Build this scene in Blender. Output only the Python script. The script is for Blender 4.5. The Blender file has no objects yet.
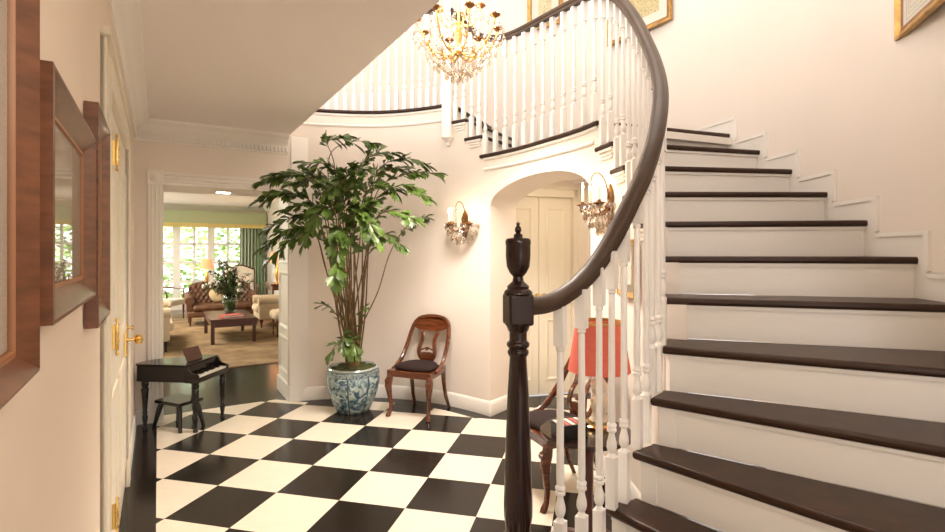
import bpy, math, random
from mathutils import Vector, Matrix
random.seed(7)
R = math.radians
scene = bpy.context.scene
COL = scene.collection
PI = math.pi

# ------------------------------------------------------------------ materials
def mat(name, col, rough=.5, metal=0., spec=.5, coat=0., noise=0., nscale=8., stretch=(1, 1, 1), col2=None, bump=0., emit=None, estr=0.):
    m = bpy.data.materials.new(name); m.use_nodes = True
    nt = m.node_tree; b = nt.nodes['Principled BSDF']
    b.inputs['Base Color'].default_value = (*col, 1)
    b.inputs['Roughness'].default_value = rough
    b.inputs['Metallic'].default_value = metal
    b.inputs['Specular IOR Level'].default_value = spec
    b.inputs['Coat Weight'].default_value = coat
    b.inputs['Coat Roughness'].default_value = .08
    if emit:
        b.inputs['Emission Color'].default_value = (*emit, 1)
        b.inputs['Emission Strength'].default_value = estr
    if noise or col2 or bump:
        tc = nt.nodes.new('ShaderNodeTexCoord'); mp = nt.nodes.new('ShaderNodeMapping')
        mp.inputs['Scale'].default_value = stretch
        nz = nt.nodes.new('ShaderNodeTexNoise'); nz.inputs['Scale'].default_value = nscale; nz.inputs['Detail'].default_value = 5
        nt.links.new(tc.outputs['Object'], mp.inputs['Vector']); nt.links.new(mp.outputs['Vector'], nz.inputs['Vector'])
        if noise or col2:
            c2 = col2 or tuple(c * (1 - noise) for c in col)
            rp = nt.nodes.new('ShaderNodeValToRGB')
            rp.color_ramp.elements[0].position = .35; rp.color_ramp.elements[0].color = (*c2, 1)
            rp.color_ramp.elements[1].position = .65; rp.color_ramp.elements[1].color = (*col, 1)
            nt.links.new(nz.outputs['Fac'], rp.inputs['Fac']); nt.links.new(rp.outputs['Color'], b.inputs['Base Color'])
        if bump:
            bp = nt.nodes.new('ShaderNodeBump'); bp.inputs['Strength'].default_value = bump; bp.inputs['Distance'].default_value = .01
            nt.links.new(nz.outputs['Fac'], bp.inputs['Height']); nt.links.new(bp.outputs['Normal'], b.inputs['Normal'])
    return m

def glassy(name, tint=(1, 1, 1), gloss=.05, rough=0., ior=1.5, power=4.):
    m = bpy.data.materials.new(name); m.use_nodes = True; nt = m.node_tree
    out = nt.nodes['Material Output']; nt.nodes.remove(nt.nodes['Principled BSDF'])
    tr = nt.nodes.new('ShaderNodeBsdfTransparent'); tr.inputs['Color'].default_value = (*tint, 1)
    gl = nt.nodes.new('ShaderNodeBsdfGlossy'); gl.inputs['Roughness'].default_value = rough
    lw = nt.nodes.new('ShaderNodeLayerWeight'); lw.inputs['Blend'].default_value = .5
    pw = nt.nodes.new('ShaderNodeMath'); pw.operation = 'POWER'; pw.inputs[1].default_value = power
    f0 = ((ior - 1) / (ior + 1)) ** 2
    fr = nt.nodes.new('ShaderNodeMapRange'); fr.inputs['To Min'].default_value = f0; fr.inputs['To Max'].default_value = .95
    nt.links.new(lw.outputs['Facing'], pw.inputs[0]); nt.links.new(pw.outputs[0], fr.inputs['Value'])
    mx = nt.nodes.new('ShaderNodeMixShader')
    nt.links.new(fr.outputs['Result'], mx.inputs['Fac']); nt.links.new(tr.outputs['BSDF'], mx.inputs[1]); nt.links.new(gl.outputs['BSDF'], mx.inputs[2])
    nt.links.new(mx.outputs['Shader'], out.inputs['Surface'])
    return m

M = {}
M['wall'] = mat('wall paint', (.84, .765, .69), .6, noise=.03, nscale=1.5)
M['wall_green'] = mat('pale green wall', (.50, .56, .42), .7)
M['ceil'] = mat('ceiling paint', (.87, .82, .80), .7)
M['trim'] = mat('white trim paint', (.86, .83, .78), .35)
M['cream'] = mat('cream door paint', (.77, .715, .59), .35)
M['bal'] = mat('white baluster paint', (.88, .86, .83), .3)
M['tread'] = mat('dark stained oak', (.046, .019, .009), .36, spec=.3, noise=.5, nscale=6, stretch=(3, 3, 30), bump=.05)
M['rail'] = mat('dark handrail', (.065, .036, .019), .40, spec=.4, coat=.05, noise=.35, nscale=5)
M['newel'] = mat('black brown newel', (.022, .009, .006), .22, spec=.4, coat=.08)
M['border'] = mat('dark floorboards', (.018, .014, .011), .16, spec=.38, noise=.5, nscale=7, stretch=(1, 14, 1))
M['mahog'] = mat('mahogany', (.155, .042, .014), .22, coat=.4, noise=.55, nscale=5, stretch=(2, 2, 12))
M['seat'] = mat('dark brown velvet', (.020, .006, .004), .9, noise=.3, nscale=30)
M['gold'] = mat('gilt metal', (.80, .50, .16), .28, metal=1.)
M['brass'] = mat('polished brass', (.85, .58, .20), .2, metal=1.)
M['bronze'] = mat('dark gilt bronze', (.26, .12, .04), .35, metal=.8)
M['gilt'] = mat('gilt wood frame', (.62, .36, .10), .35, metal=.55, noise=.4, nscale=20)
M['frame'] = mat('brown wood frame', (.20, .075, .032), .35, coat=.1, noise=.4, nscale=14, stretch=(1, 1, 4))
M['frame_red'] = mat('reddish lip', (.36, .16, .07), .35)
M['mat_board'] = mat('cream mount', (.80, .75, .64), .8)
M['candle'] = mat('candle sleeve', (.9, .82, .66), .5, emit=(1, .62, .28), estr=.12)
M['flame'] = mat('lit bulb', (1, .85, .6), .4, emit=(1, .78, .46), estr=9)
M['crystal'] = glassy('cut crystal', (.84, .77, .67), ior=2.4, power=1.6)
M['glass'] = glassy('clear pane', (.97, .98, .98), ior=1.45)
M['leaf'] = mat('palm leaf', (.110, .190, .032), .34, noise=.55, nscale=9, spec=.5)
M['stalk'] = mat('palm stalk', (.20, .12, .05), .6, noise=.4, nscale=20)
M['moss'] = mat('moss', (.09, .10, .025), .95, noise=.6, nscale=40, bump=.6)
M['black'] = mat('black lacquer', (.009, .006, .005), .15, spec=.4, coat=.2)
M['ivory'] = mat('ivory keys', (.8, .74, .64), .35)
M['shade_red'] = mat('coral lampshade', (.72, .155, .105), .75, noise=.08, nscale=60)
M['cream_fab'] = mat('cream upholstery', (.62, .50, .35), .9, noise=.1, nscale=30)
M['white_fab'] = mat('white upholstery', (.80, .74, .64), .9, noise=.08, nscale=30)
M['leather'] = mat('tan leather', (.145, .062, .028), .45, noise=.4, nscale=12)
M['pillow'] = mat('beige cushion', (.55, .42, .25), .9)
M['redwood'] = mat('dark red wood', (.075, .020, .010), .3, coat=.2)
M['shade_lit'] = mat('lit lampshade', (.72, .42, .22), .8, emit=(1, .45, .18), estr=.14)
M['ceramic'] = mat('cream ceramic', (.88, .78, .62), .35, noise=.2, nscale=14)
M['black_foot'] = mat('dark foot', (.015, .012, .01), .4)
M['bloom'] = mat('pale blossom', (.75, .68, .60), .8)
M['leaf_dark'] = mat('bouquet leaf', (.105, .150, .045), .6, noise=.6, nscale=20)
M['vase_glass'] = glassy('green vase glass', (.74, .80, .70), ior=1.6, power=2.5)
M['fringe'] = mat('yellow fringe', (.66, .52, .20), .9)
M['silk'] = mat('green silk valance', (.42, .47, .28), .6)
M['gravel'] = mat('garden soil', (.20, .22, .10), .95)
M['lamp_lens'] = mat('lit downlight lens', (1, .9, .75), .5, emit=(1, .88, .70), estr=14)
M['box_black'] = mat('black box', (.012, .010, .010), .3)
M['coral_card'] = mat('coral stripe', (.55, .13, .10), .6)
M['slab'] = mat('plaster', (.80, .75, .69), .7)

def node_mat(name, rough=.5, coat=0., spec=.5):
    m = bpy.data.materials.new(name); m.use_nodes = True
    b = m.node_tree.nodes['Principled BSDF']; b.inputs['Roughness'].default_value = rough; b.inputs['Coat Weight'].default_value = coat; b.inputs['Specular IOR Level'].default_value = spec
    return m, m.node_tree, b
# hall floor: painted boards laid out in a diagonal chequer
TILE_A, TILE_X, TILE_Y, TILE_S = -.2332, -1.950, 3.820, .4251
m, nt, b = node_mat('painted chequer boards', .2, 0., .24)
N_ = nt.nodes.new; L_ = nt.links.new
tc = N_('ShaderNodeTexCoord'); mp = N_('ShaderNodeMapping'); mp.vector_type = 'TEXTURE'
mp.inputs['Location'].default_value = (TILE_X, TILE_Y, 0); mp.inputs['Rotation'].default_value = (0, 0, TILE_A); mp.inputs['Scale'].default_value = (TILE_S, TILE_S, TILE_S)
ad = N_('ShaderNodeVectorMath'); ad.operation = 'ADD'; ad.inputs[1].default_value = (0, 0, .5)
ck = N_('ShaderNodeTexChecker'); ck.inputs['Scale'].default_value = 1.
ck.inputs['Color2'].default_value = (.82, .74, .61, 1); ck.inputs['Color1'].default_value = (.018, .014, .011, 1)
L_(tc.outputs['Object'], mp.inputs['Vector']); L_(mp.outputs['Vector'], ad.inputs[0]); L_(ad.outputs[0], ck.inputs['Vector'])
mp2 = N_('ShaderNodeMapping'); mp2.inputs['Rotation'].default_value = (0, 0, R(-58.6)); mp2.inputs['Scale'].default_value = (1.2, 16, 1)
nz = N_('ShaderNodeTexNoise'); nz.inputs['Scale'].default_value = 4; nz.inputs['Detail'].default_value = 4
L_(tc.outputs['Object'], mp2.inputs['Vector']); L_(mp2.outputs['Vector'], nz.inputs['Vector'])
mr = N_('ShaderNodeMapRange'); mr.inputs['From Min'].default_value = .3; mr.inputs['From Max'].default_value = .7; mr.inputs['To Min'].default_value = .95; mr.inputs['To Max'].default_value = 1.02
L_(nz.outputs['Fac'], mr.inputs['Value'])
mu = N_('ShaderNodeMix'); mu.data_type = 'RGBA'; mu.blend_type = 'MULTIPLY'; mu.inputs[0].default_value = 1.
L_(ck.outputs['Color'], mu.inputs[6]); L_(mr.outputs['Result'], mu.inputs[7]); L_(mu.outputs[2], b.inputs['Base Color'])
mr2 = N_('ShaderNodeMapRange'); mr2.inputs['To Min'].default_value = .10; mr2.inputs['To Max'].default_value = .26
L_(nz.outputs['Fac'], mr2.inputs['Value']); L_(mr2.outputs['Result'], b.inputs['Roughness'])
bp = N_('ShaderNodeBump'); bp.inputs['Strength'].default_value = .06; bp.inputs['Distance'].default_value = .004
L_(nz.outputs['Fac'], bp.inputs['Height']); L_(bp.outputs['Normal'], b.inputs['Normal'])
M['tiles'] = m
# blue and white porcelain
m, nt, b = node_mat('blue and white porcelain', .15, .4)
N_ = nt.nodes.new; L_ = nt.links.new
tc = N_('ShaderNodeTexCoord'); n1 = N_('ShaderNodeTexNoise'); n1.inputs['Scale'].default_value = 17; n1.inputs['Detail'].default_value = 6; n1.inputs['Distortion'].default_value = 1.2
L_(tc.outputs['Object'], n1.inputs['Vector'])
r1 = N_('ShaderNodeValToRGB'); e = r1.color_ramp.elements
e[0].position = .40; e[0].color = (.030, .075, .125, 1); e[1].position = .60; e[1].color = (.42, .50, .47, 1)
x = e.new(.50); x.color = (.20, .30, .33, 1)
L_(n1.outputs['Fac'], r1.inputs['Fac'])
gr = N_('ShaderNodeTexGradient'); gr.gradient_type = 'RADIAL'; L_(tc.outputs['Object'], gr.inputs['Vector'])
ml = N_('ShaderNodeMath'); ml.operation = 'MULTIPLY'; ml.inputs[1].default_value = 8; L_(gr.outputs['Fac'], ml.inputs[0])
fr = N_('ShaderNodeMath'); fr.operation = 'FRACT'; L_(ml.outputs[0], fr.inputs[0])
lt = N_('ShaderNodeMath'); lt.operation = 'LESS_THAN'; lt.inputs[1].default_value = .07; L_(fr.outputs[0], lt.inputs[0])
mx = N_('ShaderNodeMix'); mx.data_type = 'RGBA'; L_(lt.outputs[0], mx.inputs[0]); L_(r1.outputs['Color'], mx.inputs[6]); mx.inputs[7].default_value = (.03, .07, .11, 1)
L_(mx.outputs[2], b.inputs['Base Color'])
M['porcelain'] = m
M['porcelain_band'] = mat('porcelain band', (.36, .43, .41), .15, coat=.4, col2=(.04, .09, .14), nscale=45)
M['porcelain_rim'] = mat('porcelain rim', (.40, .46, .43), .15, coat=.4, noise=.2, nscale=12)
# striped curtain
m, nt, b = node_mat('striped green curtain', .8)
N_ = nt.nodes.new; L_ = nt.links.new
tc = N_('ShaderNodeTexCoord'); sp = N_('ShaderNodeSeparateXYZ'); L_(tc.outputs['Object'], sp.inputs[0])
ml = N_('ShaderNodeMath'); ml.operation = 'MULTIPLY'; ml.inputs[1].default_value = 11; L_(sp.outputs['X'], ml.inputs[0])
fr = N_('ShaderNodeMath'); fr.operation = 'FRACT'; L_(ml.outputs[0], fr.inputs[0])
rp = N_('ShaderNodeValToRGB'); rp.color_ramp.interpolation = 'CONSTANT'; e = rp.color_ramp.elements
e[0].color = (.24, .34, .21, 1); e[1].position = .6; e[1].color = (.62, .64, .54, 1); L_(fr.outputs[0], rp.inputs['Fac']); L_(rp.outputs['Color'], b.inputs['Base Color'])
M['curtain'] = m
# rug
M['rug'] = mat('worn beige rug', (.30, .205, .10), .95, col2=(.17, .10, .045), nscale=3.2, bump=.2)
# hedge
m, nt, b = node_mat('sunlit garden foliage', .6)
N_ = nt.nodes.new; L_ = nt.links.new
oi = N_('ShaderNodeTexCoord'); nz = N_('ShaderNodeTexNoise'); nz.inputs['Scale'].default_value = 6; nz.inputs['Detail'].default_value = 4
L_(oi.outputs['Object'], nz.inputs['Vector']); rp = N_('ShaderNodeValToRGB'); e = rp.color_ramp.elements
e[0].position = .35; e[0].color = (.12, .30, .06, 1); e[1].position = .65; e[1].color = (.50, .66, .25, 1)
L_(nz.outputs['Fac'], rp.inputs['Fac']); L_(rp.outputs['Color'], b.inputs['Base Color'])
M['hedge'] = m
# engraved prints
def print_mat(name, paper, ink, scale):
    m, nt, b = node_mat(name, .7)
    N_ = nt.nodes.new; L_ = nt.links.new
    tc = N_('ShaderNodeTexCoord'); v = N_('ShaderNodeTexNoise'); v.inputs['Scale'].default_value = scale; v.inputs['Detail'].default_value = 3
    L_(tc.outputs['Object'], v.inputs['Vector'])
    k = N_('ShaderNodeMath'); k.operation = 'MULTIPLY'; k.inputs[1].default_value = 11; L_(v.outputs['Fac'], k.inputs[0])
    q = N_('ShaderNodeMath'); q.operation = 'FRACT'; L_(k.outputs[0], q.inputs[0])
    rp = N_('ShaderNodeValToRGB'); e = rp.color_ramp.elements
    e[0].position = .12; e[0].color = (*ink, 1); e[1].position = .30; e[1].color = (*paper, 1)
    L_(q.outputs[0], rp.inputs['Fac']); L_(rp.outputs['Color'], b.inputs['Base Color'])
    return m
M['print_a'] = print_mat('yellowed engraving', (.76, .66, .42), (.45, .34, .14), 12)
M['print_b'] = print_mat('ochre engraving', (.70, .58, .30), (.35, .26, .10), 16)
M['print_c'] = print_mat('pale engraving', (.76, .70, .56), (.45, .38, .25), 14)
# glazed pictures of the corridor: dim print behind reflecting glass
M['print_dark'] = mat('picture sheet', (.74, .64, .50), .6, noise=.2, nscale=4)

# ------------------------------------------------------------------ mesh builder
class MB:
    def __init__(s): s.v = []; s.f = []
    def add(s, vs, fs, T=None):
        o = len(s.v)
        s.v += [tuple(T @ Vector(p)) if T else tuple(p) for p in vs]
        s.f += [tuple(i + o for i in f) for f in fs]; return s
    def box(s, c, d, T=None):
        x, y, z = c; a, b_, h = d[0] / 2, d[1] / 2, d[2] / 2
        vs = [(x + i * a, y + j * b_, z + k * h) for k in (-1, 1) for j in (-1, 1) for i in (-1, 1)]
        return s.add(vs, [(0, 2, 3, 1), (4, 5, 7, 6), (0, 1, 5, 4), (2, 6, 7, 3), (0, 4, 6, 2), (1, 3, 7, 5)], T)
    def bb(s, x0, x1, y0, y1, z0, z1, T=None):
        return s.box(((x0 + x1) / 2, (y0 + y1) / 2, (z0 + z1) / 2), (abs(x1 - x0), abs(y1 - y0), abs(z1 - z0)), T)
    def prism(s, pts, z0, z1, T=None):
        ar = sum(pts[i][0] * pts[(i + 1) % len(pts)][1] - pts[(i + 1) % len(pts)][0] * pts[i][1] for i in range(len(pts)))
        if ar < 0: pts = pts[::-1]
        n = len(pts)
        vs = [(p[0], p[1], z0) for p in pts] + [(p[0], p[1], z1) for p in pts]
        return s.add(vs, [tuple(range(n - 1, -1, -1)), tuple(range(n, 2 * n))] + [(i, (i + 1) % n, n + (i + 1) % n, n + i) for i in range(n)], T)
    def loft(s, rings, T=None, closed=False, caps=True):
        n = len(rings[0]); vs = [p for r in rings for p in r]; fs = []; m = len(rings)
        for a in range(m if closed else m - 1):
            b_ = (a + 1) % m
            fs += [(a * n + i, a * n + (i + 1) % n, b_ * n + (i + 1) % n, b_ * n + i) for i in range(n)]
        if caps and not closed: fs += [tuple(range(n - 1, -1, -1)), tuple(range((m - 1) * n, m * n))]
        return s.add(vs, fs, T)
    def lathe(s, prof, seg=16, T=None, caps=True):
        rings = [[(max(r, 1e-4) * math.cos(2 * PI * i / seg), max(r, 1e-4) * math.sin(2 * PI * i / seg), z) for i in range(seg)] for r, z in prof]
        return s.loft(rings, T, caps=caps)
    def tube(s, pts, r, seg=8, T=None, sq=(1, 1)):
        pts = [Vector(p) for p in pts]; rs = r if isinstance(r, (list, tuple)) else [r] * len(pts)
        rings = []; up = Vector((0, 0, 1)); pn = None
        for i, p in enumerate(pts):
            t = (pts[min(i + 1, len(pts) - 1)] - pts[max(i - 1, 0)]).normalized()
            if pn is None:
                a = up if abs(t.z) < .95 else Vector((1, 0, 0)); n = (a - t * a.dot(t)).normalized()
            else: n = (pn - t * pn.dot(t)).normalized()
            pn = n; b_ = t.cross(n)
            rings.append([tuple(p + (n * math.cos(2 * PI * k / seg) * sq[0] + b_ * math.sin(2 * PI * k / seg) * sq[1]) * rs[i]) for k in range(seg)])
        return s.loft(rings, T)
    def sweep(s, prof, path, T=None, closed=False):
        """prof (u,w): u sideways to the left of travel, w up; path keeps the profile upright"""
        path = [Vector(p) for p in path]; rings = []; m = len(path)
        for i, p in enumerate(path):
            a = path[(i - 1) % m] if (closed or i) else p; c = path[(i + 1) % m] if (closed or i < m - 1) else p
            d1 = (p - a); d2 = (c - p); d1.z = d2.z = 0
            if d1.length < 1e-6: d1 = d2
            if d2.length < 1e-6: d2 = d1
            d1.normalize(); d2.normalize(); t = d1 + d2; t.normalize()
            k = 1 / max(.35, t.dot(d1)); sd = Vector((-t.y, t.x, 0)) * k
            rings.append([tuple(p + sd * u + Vector((0, 0, w))) for u, w in prof])
        return s.loft(rings, T, closed=closed)
    def ball(s, c, r, seg=10, T=None, sz=1):
        n = max(4, seg // 2)
        Tm = (T or Matrix()) @ Matrix.Translation(c)
        return s.lathe([(r * math.sin(PI * i / n), -r * sz * math.cos(PI * i / n)) for i in range(n + 1)], seg, Tm)
    def build(s, name, m, parent=None, off=None, bevel=0., flat=False, kind=None, sub=0, ang=38, segs=2):
        me = bpy.data.meshes.new(name); o = off or (0, 0, 0)
        me.from_pydata([(v[0] - o[0], v[1] - o[1], v[2] - o[2]) for v in s.v], [], s.f); me.validate()
        import bmesh
        bm = bmesh.new(); bm.from_mesh(me); bmesh.ops.recalc_face_normals(bm, faces=bm.faces); bm.to_mesh(me); bm.free()
        me.materials.append(m)
        if not flat:
            me.polygons.foreach_set('use_smooth', [True] * len(me.polygons)); me.set_sharp_from_angle(angle=R(ang))
        ob = bpy.data.objects.new(name, me); COL.objects.link(ob)
        if parent: ob.parent = parent
        elif o != (0, 0, 0): ob.location = o
        if bevel:
            bv = ob.modifiers.new('bevel', 'BEVEL'); bv.width = bevel; bv.segments = segs; bv.limit_method = 'ANGLE'; bv.angle_limit = R(40)
        if sub:
            sb = ob.modifiers.new('sub', 'SUBSURF'); sb.levels = sub; sb.render_levels = sub
        if kind: ob['kind'] = kind
        return ob

def tag(o, label, cat, group=None):
    o['label'] = label; o['category'] = cat
    if group: o['group'] = group
    return o
def thing(name, label, cat, loc=(0, 0, 0), rz=0., group=None):
    o = bpy.data.objects.new(name, None); COL.objects.link(o); o.location = loc; o.rotation_euler = (0, 0, rz); o.empty_display_size = .1
    return tag(o, label, cat, group)
def dup(root, loc, rz, label, group=None):
    r = root.copy(); COL.objects.link(r); r.location = loc; r.rotation_euler = (0, 0, rz); r['label'] = label
    if group: r['group'] = group
    for ch in list(root.children):
        c = ch.copy(); COL.objects.link(c); c.parent = r
        for g in list(ch.children):
            d = g.copy(); COL.objects.link(d); d.parent = c
    return r
def struct(mb, name, m, **k): return mb.build(name, m, kind='structure', **k)
def bez(p0, p1, p2, n=10, p3=None):
    p0, p1, p2 = Vector(p0), Vector(p1), Vector(p2); out = []
    for i in range(n + 1):
        t = i / n
        if p3 is None: out.append(p0 * (1 - t) ** 2 + p1 * 2 * t * (1 - t) + p2 * t * t)
        else: out.append(p0 * (1 - t) ** 3 + p1 * 3 * t * (1 - t) ** 2 + p2 * 3 * t * t * (1 - t) + Vector(p3) * t ** 3)
    return out
def catmull(pts, n=6):
    pts = [Vector(p) for p in pts]; P_ = [pts[0] * 2 - pts[1]] + pts + [pts[-1] * 2 - pts[-2]]; out = []
    for i in range(1, len(P_) - 2):
        a, b_, c, d = P_[i - 1:i + 3]
        for k in range(n):
            t = k / n
            out.append(.5 * ((2 * b_) + (c - a) * t + (2 * a - 5 * b_ + 4 * c - d) * t * t + (3 * b_ - a - 3 * c + d) * t ** 3))
    out.append(pts[-1]); return out

# ------------------------------------------------------------------ plan of the place
HA = R(31.4)                                   # the hall runs 31.4 degrees left of the view
MH = Matrix.Rotation(HA, 4, 'Z')               # hall frame: x = away from the left wall, y = along the hall
def H(p, s, z=0.): return MH @ Vector((p, s, z))
PW, SR = -.175, 5.35                           # left wall, rear wall
ZC, RISE = 2.66, .185
UF = 16 * RISE                                 # upper floor
CX, CY = -1.02, 3.158                          # centre of the stairwell
def polar(th, r, z=None):
    p = (CX + r * math.cos(R(th)), CY + r * math.sin(R(th)))
    return p if z is None else (*p, z)
RT = [(-60, 1.95), (-45, 2.04), (-30, 2.055), (-24, 2.037), (-17, 2.006), (-8, 1.968), (0, 1.938), (11, 1.90), (21, 1.865), (31, 1.845), (44, 1.885), (56, 1.95), (62, 1.985), (70, 2.04), (80, 2.10), (89, 2.14), (105, 2.14), (112, 2.15), (130, 2.15)]
def interp(tab, x):
    if x <= tab[0][0]: return tab[0][1]
    for i in range(len(tab) - 1):
        if x <= tab[i + 1][0]:
            x0, y0 = tab[i]; x1, y1 = tab[i + 1]; t = (x - x0) / (x1 - x0)
            m0 = (y1 - tab[i - 1][1]) / (x1 - tab[i - 1][0]) if i else (y1 - y0) / (x1 - x0)
            m1 = (tab[i + 2][1] - y0) / (tab[i + 2][0] - x0) if i + 2 < len(tab) else (y1 - y0) / (x1 - x0)
            h = x1 - x0; t2, t3 = t * t, t * t * t
            return (2 * t3 - 3 * t2 + 1) * y0 + (t3 - 2 * t2 + t) * h * m0 + (-2 * t3 + 3 * t2) * y1 + (t3 - t2) * h * m1
    return tab[-1][1]
def Rn(th): return interp(RT, th)
def ROf(th): return 3.086 + .006 * max(0, -9 - th)
RO = 3.086
def rng(a, b_, step):
    n = max(1, int(math.ceil(abs(b_ - a) / step))); return [a + (b_ - a) * i / n for i in range(n + 1)]

# ------------------------------------------------------------------ floor, ceilings, plain walls
f = MB(); f.box((0, 5, -.05), (16, 30, .1)); struct(f, 'floor', M['border'])
# chequered part of the hall floor
poly = [H(-.01, -.4), H(-.01, 5.52), H(1.02, 5.52)]
poly = [(p.x, p.y) for p in poly] + [polar(t, Rn(t) - .13) for t in rng(104, 55, 4)] + [polar(t, Rn(t)) for t in rng(52, -34, 4)] + [(.25, 1.6), (.35, .6), (.42, -.2)]
pas = [polar(t, Rn(t)) for t in rng(16, 52, 4)] + [polar(52, 2.35), (.60, 5.30), (1.48, 5.53), polar(16, 2.3)]
f = MB(); f.prism(poly, -.02, .002); f.prism(pas, -.02, .002); struct(f, 'floor', M['tiles'])

w = MB()
w.bb(PW - .15, PW, -1.6, 2.49, 0, ZC, MH); w.bb(PW - .15, PW, 3.96, SR + .15, 0, ZC, MH); w.bb(PW - .15, PW, 2.49, 3.96, 2.16, ZC, MH)
struct(w, 'wall_left', mat('shaded wall paint', (.80, .69, .575), .6, noise=.03, nscale=1.5))  # wall paint made darker and tanner: the corridor's dim light put into the colour
OP0, OP1, OPH = .04, 1.134, 2.10              # opening to the living room
w = MB()
w.bb(PW, OP0, SR, SR + .61, 0, ZC, MH); w.bb(OP0, OP1, SR, SR + .61, OPH, ZC, MH)
struct(w, 'wall_rear', M['wall'])
c = MB()
c.prism([tuple(H(PW - .15, -1.6))[:2], tuple(H(1.11, -1.6))[:2], tuple(H(1.11, SR + .62))[:2], tuple(H(PW - .15, SR + .62))[:2]], ZC, UF - .03)
struct(c, 'ceiling', M['ceil'])
# upper floor above the rear of the well
up = [tuple(H(1.11, SR + .2))[:2]] + [polar(t, Rn(t) + .12) for t in rng(110, 67, 3)] + [polar(67, RO + .1), polar(85, 3.3), polar(110, 3.3)]
c = MB(); c.prism(up, UF - .25, UF - .032); struct(c, 'ceiling', M['ceil'])
u2 = [polar(t, Rn(t)) for t in rng(111, 66.2, 2)] + [polar(66.2, RO), polar(85, 3.2), polar(110, 3.2)]
c = MB(); c.prism(u2, UF - .032, UF); struct(c, 'floor', M['tread'], bevel=.01)
c = MB(); c.box((.6, 3.2, 5.85), (11, 12, .15)); struct(c, 'ceiling', M['ceil'])

def curved(mb, ths, r0, r1, z0, z1):
    g = lambda q, t: q(t) if callable(q) else q
    rings = [[polar(t, g(r0, t), g(z0, t)), polar(t, g(r1, t), g(z0, t)), polar(t, g(r1, t), g(z1, t)), polar(t, g(r0, t), g(z1, t))] for t in ths]
    mb.loft(rings)
# outer wall of the stair, round the back of the well and over the upper floor
w = MB(); ths = rng(-34.7, 10, 2); curved(w, ths, ROf, lambda t: ROf(t) + .15, 0, 5.8)
p0 = polar(-34.7, ROf(-34.7)); w.prism([p0, polar(-34.7, ROf(-34.7) + .15), (1.95, .75), (2.0, -1.4), (1.85, -1.4), (1.78, .75)], 0, 5.8)
struct(w, 'wall_right', M['wall'])
w = MB(); curved(w, rng(10, 135, 2.5), RO, RO + .15, 2.28, 5.8); struct(w, 'wall_back', M['wall'])
# inner wall of the well: lower string, arch wall, wall under the balcony
TH_IN = {5: -33.1, 6: -29.6, 7: -23.7, 8: -17.5, 9: -11.3, 10: -5.8, 11: -.5, 12: 4.9, 13: 11.0, 14: 55.6, 15: 61.0, 16: 66.6, 17: 75}
TH_OUT = {5: -34.7, 6: -28.85, 7: -21.6, 8: -16.3, 9: -9.9, 10: -3.4, 11: 2.8, 12: 8.7, 13: 14.4, 14: 54.4, 15: 60.2, 16: 66.4}
INN = {1: (.16, 1.70), 2: (.30, 1.80), 3: (.484, 1.926), 4: (.6075, 1.974), 5: (.700, 2.037), 6: (.783, 2.135)}
OUTP = {1: (1.55, -1.2), 2: (1.74, -.60), 3: (1.78, .22), 4: (1.72, .69)}
def inn(k): return INN[k] if k in INN else polar(TH_IN[k], Rn(TH_IN[k]))
def outp(k): return OUTP[k] if k in OUTP else polar(TH_OUT[k], ROf(TH_OUT[k]) + .01)
A0, A1 = 14.3, 52.9
def arch(t):
    x_ = (t - (A0 + A1) / 2) / ((A1 - A0) / 2)
    return 1.92 + .225 * math.sqrt(max(0, 1 - abs(x_) ** 2.2))
w = MB()
for k in range(7, 13):
    curved(w, rng(TH_IN[k], TH_IN[k + 1], 2), lambda t: Rn(t) + .025, lambda t: Rn(t) + .12, 0, k * RISE - .03)
curved(w, rng(TH_IN[13], A0, 2), lambda t: Rn(t) + .025, lambda t: Rn(t) + .47, 0, 13 * RISE - .03)
curved(w, [A0 + (A1 - A0) * (.5 - .5 * math.cos(PI * i / 28)) for i in range(29)], lambda t: Rn(t) + .025, lambda t: Rn(t) + .47, arch, 13 * RISE - .03)
curved(w, rng(A1, TH_IN[14], 2), lambda t: Rn(t) + .025, lambda t: Rn(t) + .47, 0, 13 * RISE - .03)
for k in (14, 15): curved(w, rng(TH_IN[k], TH_IN[k + 1], 2), lambda t: Rn(t) + .025, lambda t: Rn(t) + .14, 0, k * RISE - .03)
curved(w, rng(TH_IN[16], 112.5, 2), lambda t: Rn(t) + .025, lambda t: Rn(t) + .14, 0, UF - .03)
struct(w, 'wall_well', M['wall'])
# passage behind the arch, with a pair of panelled doors
def wallseg(mb, a, b_, z0, z1, th=.1):
    a, b_ = Vector((*a, 0)), Vector((*b_, 0)); d = (b_ - a).normalized(); n_ = Vector((d.y, -d.x, 0)) * -th
    mb.prism([tuple(a)[:2], tuple(b_)[:2], tuple(b_ + n_)[:2], tuple(a + n_)[:2]], z0, z1)
DW = Vector((.595, 5.33, 0)); DD = Vector((math.cos(R(15)), math.sin(R(15)), 0)); DN = Vector((DD.y, -DD.x, 0))
MD = Matrix.Translation(DW) @ Matrix.Rotation(R(15), 4, 'Z')     # x along the door wall, -y towards the arch
w = MB(); w.bb(-.35, -.26, 0, .1, 0, 2.26, MD); w.bb(.48, 1.3, 0, .1, 0, 2.26, MD); w.bb(-.26, .48, 0, .1, 2.09, 2.26, MD)
wallseg(w, polar(A1, Rn(A1) + .46), tuple((MD @ Vector((-.2, 0, 0))))[:2], 0, 2.26)
wallseg(w, tuple((MD @ Vector((1.2, 0, 0))))[:2], polar(A0, Rn(A0) + .46), 0, 2.26)
struct(w, 'wall_passage', M['wall'])
c = MB(); c.prism([polar(A1 + 4, 2.2), polar(A0 - 2, 2.2), tuple((MD @ Vector((1.4, .1, 0))))[:2], tuple((MD @ Vector((-.4, .1, 0))))[:2]], 2.26, 2.30); struct(c, 'ceiling', M['ceil'])
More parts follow.
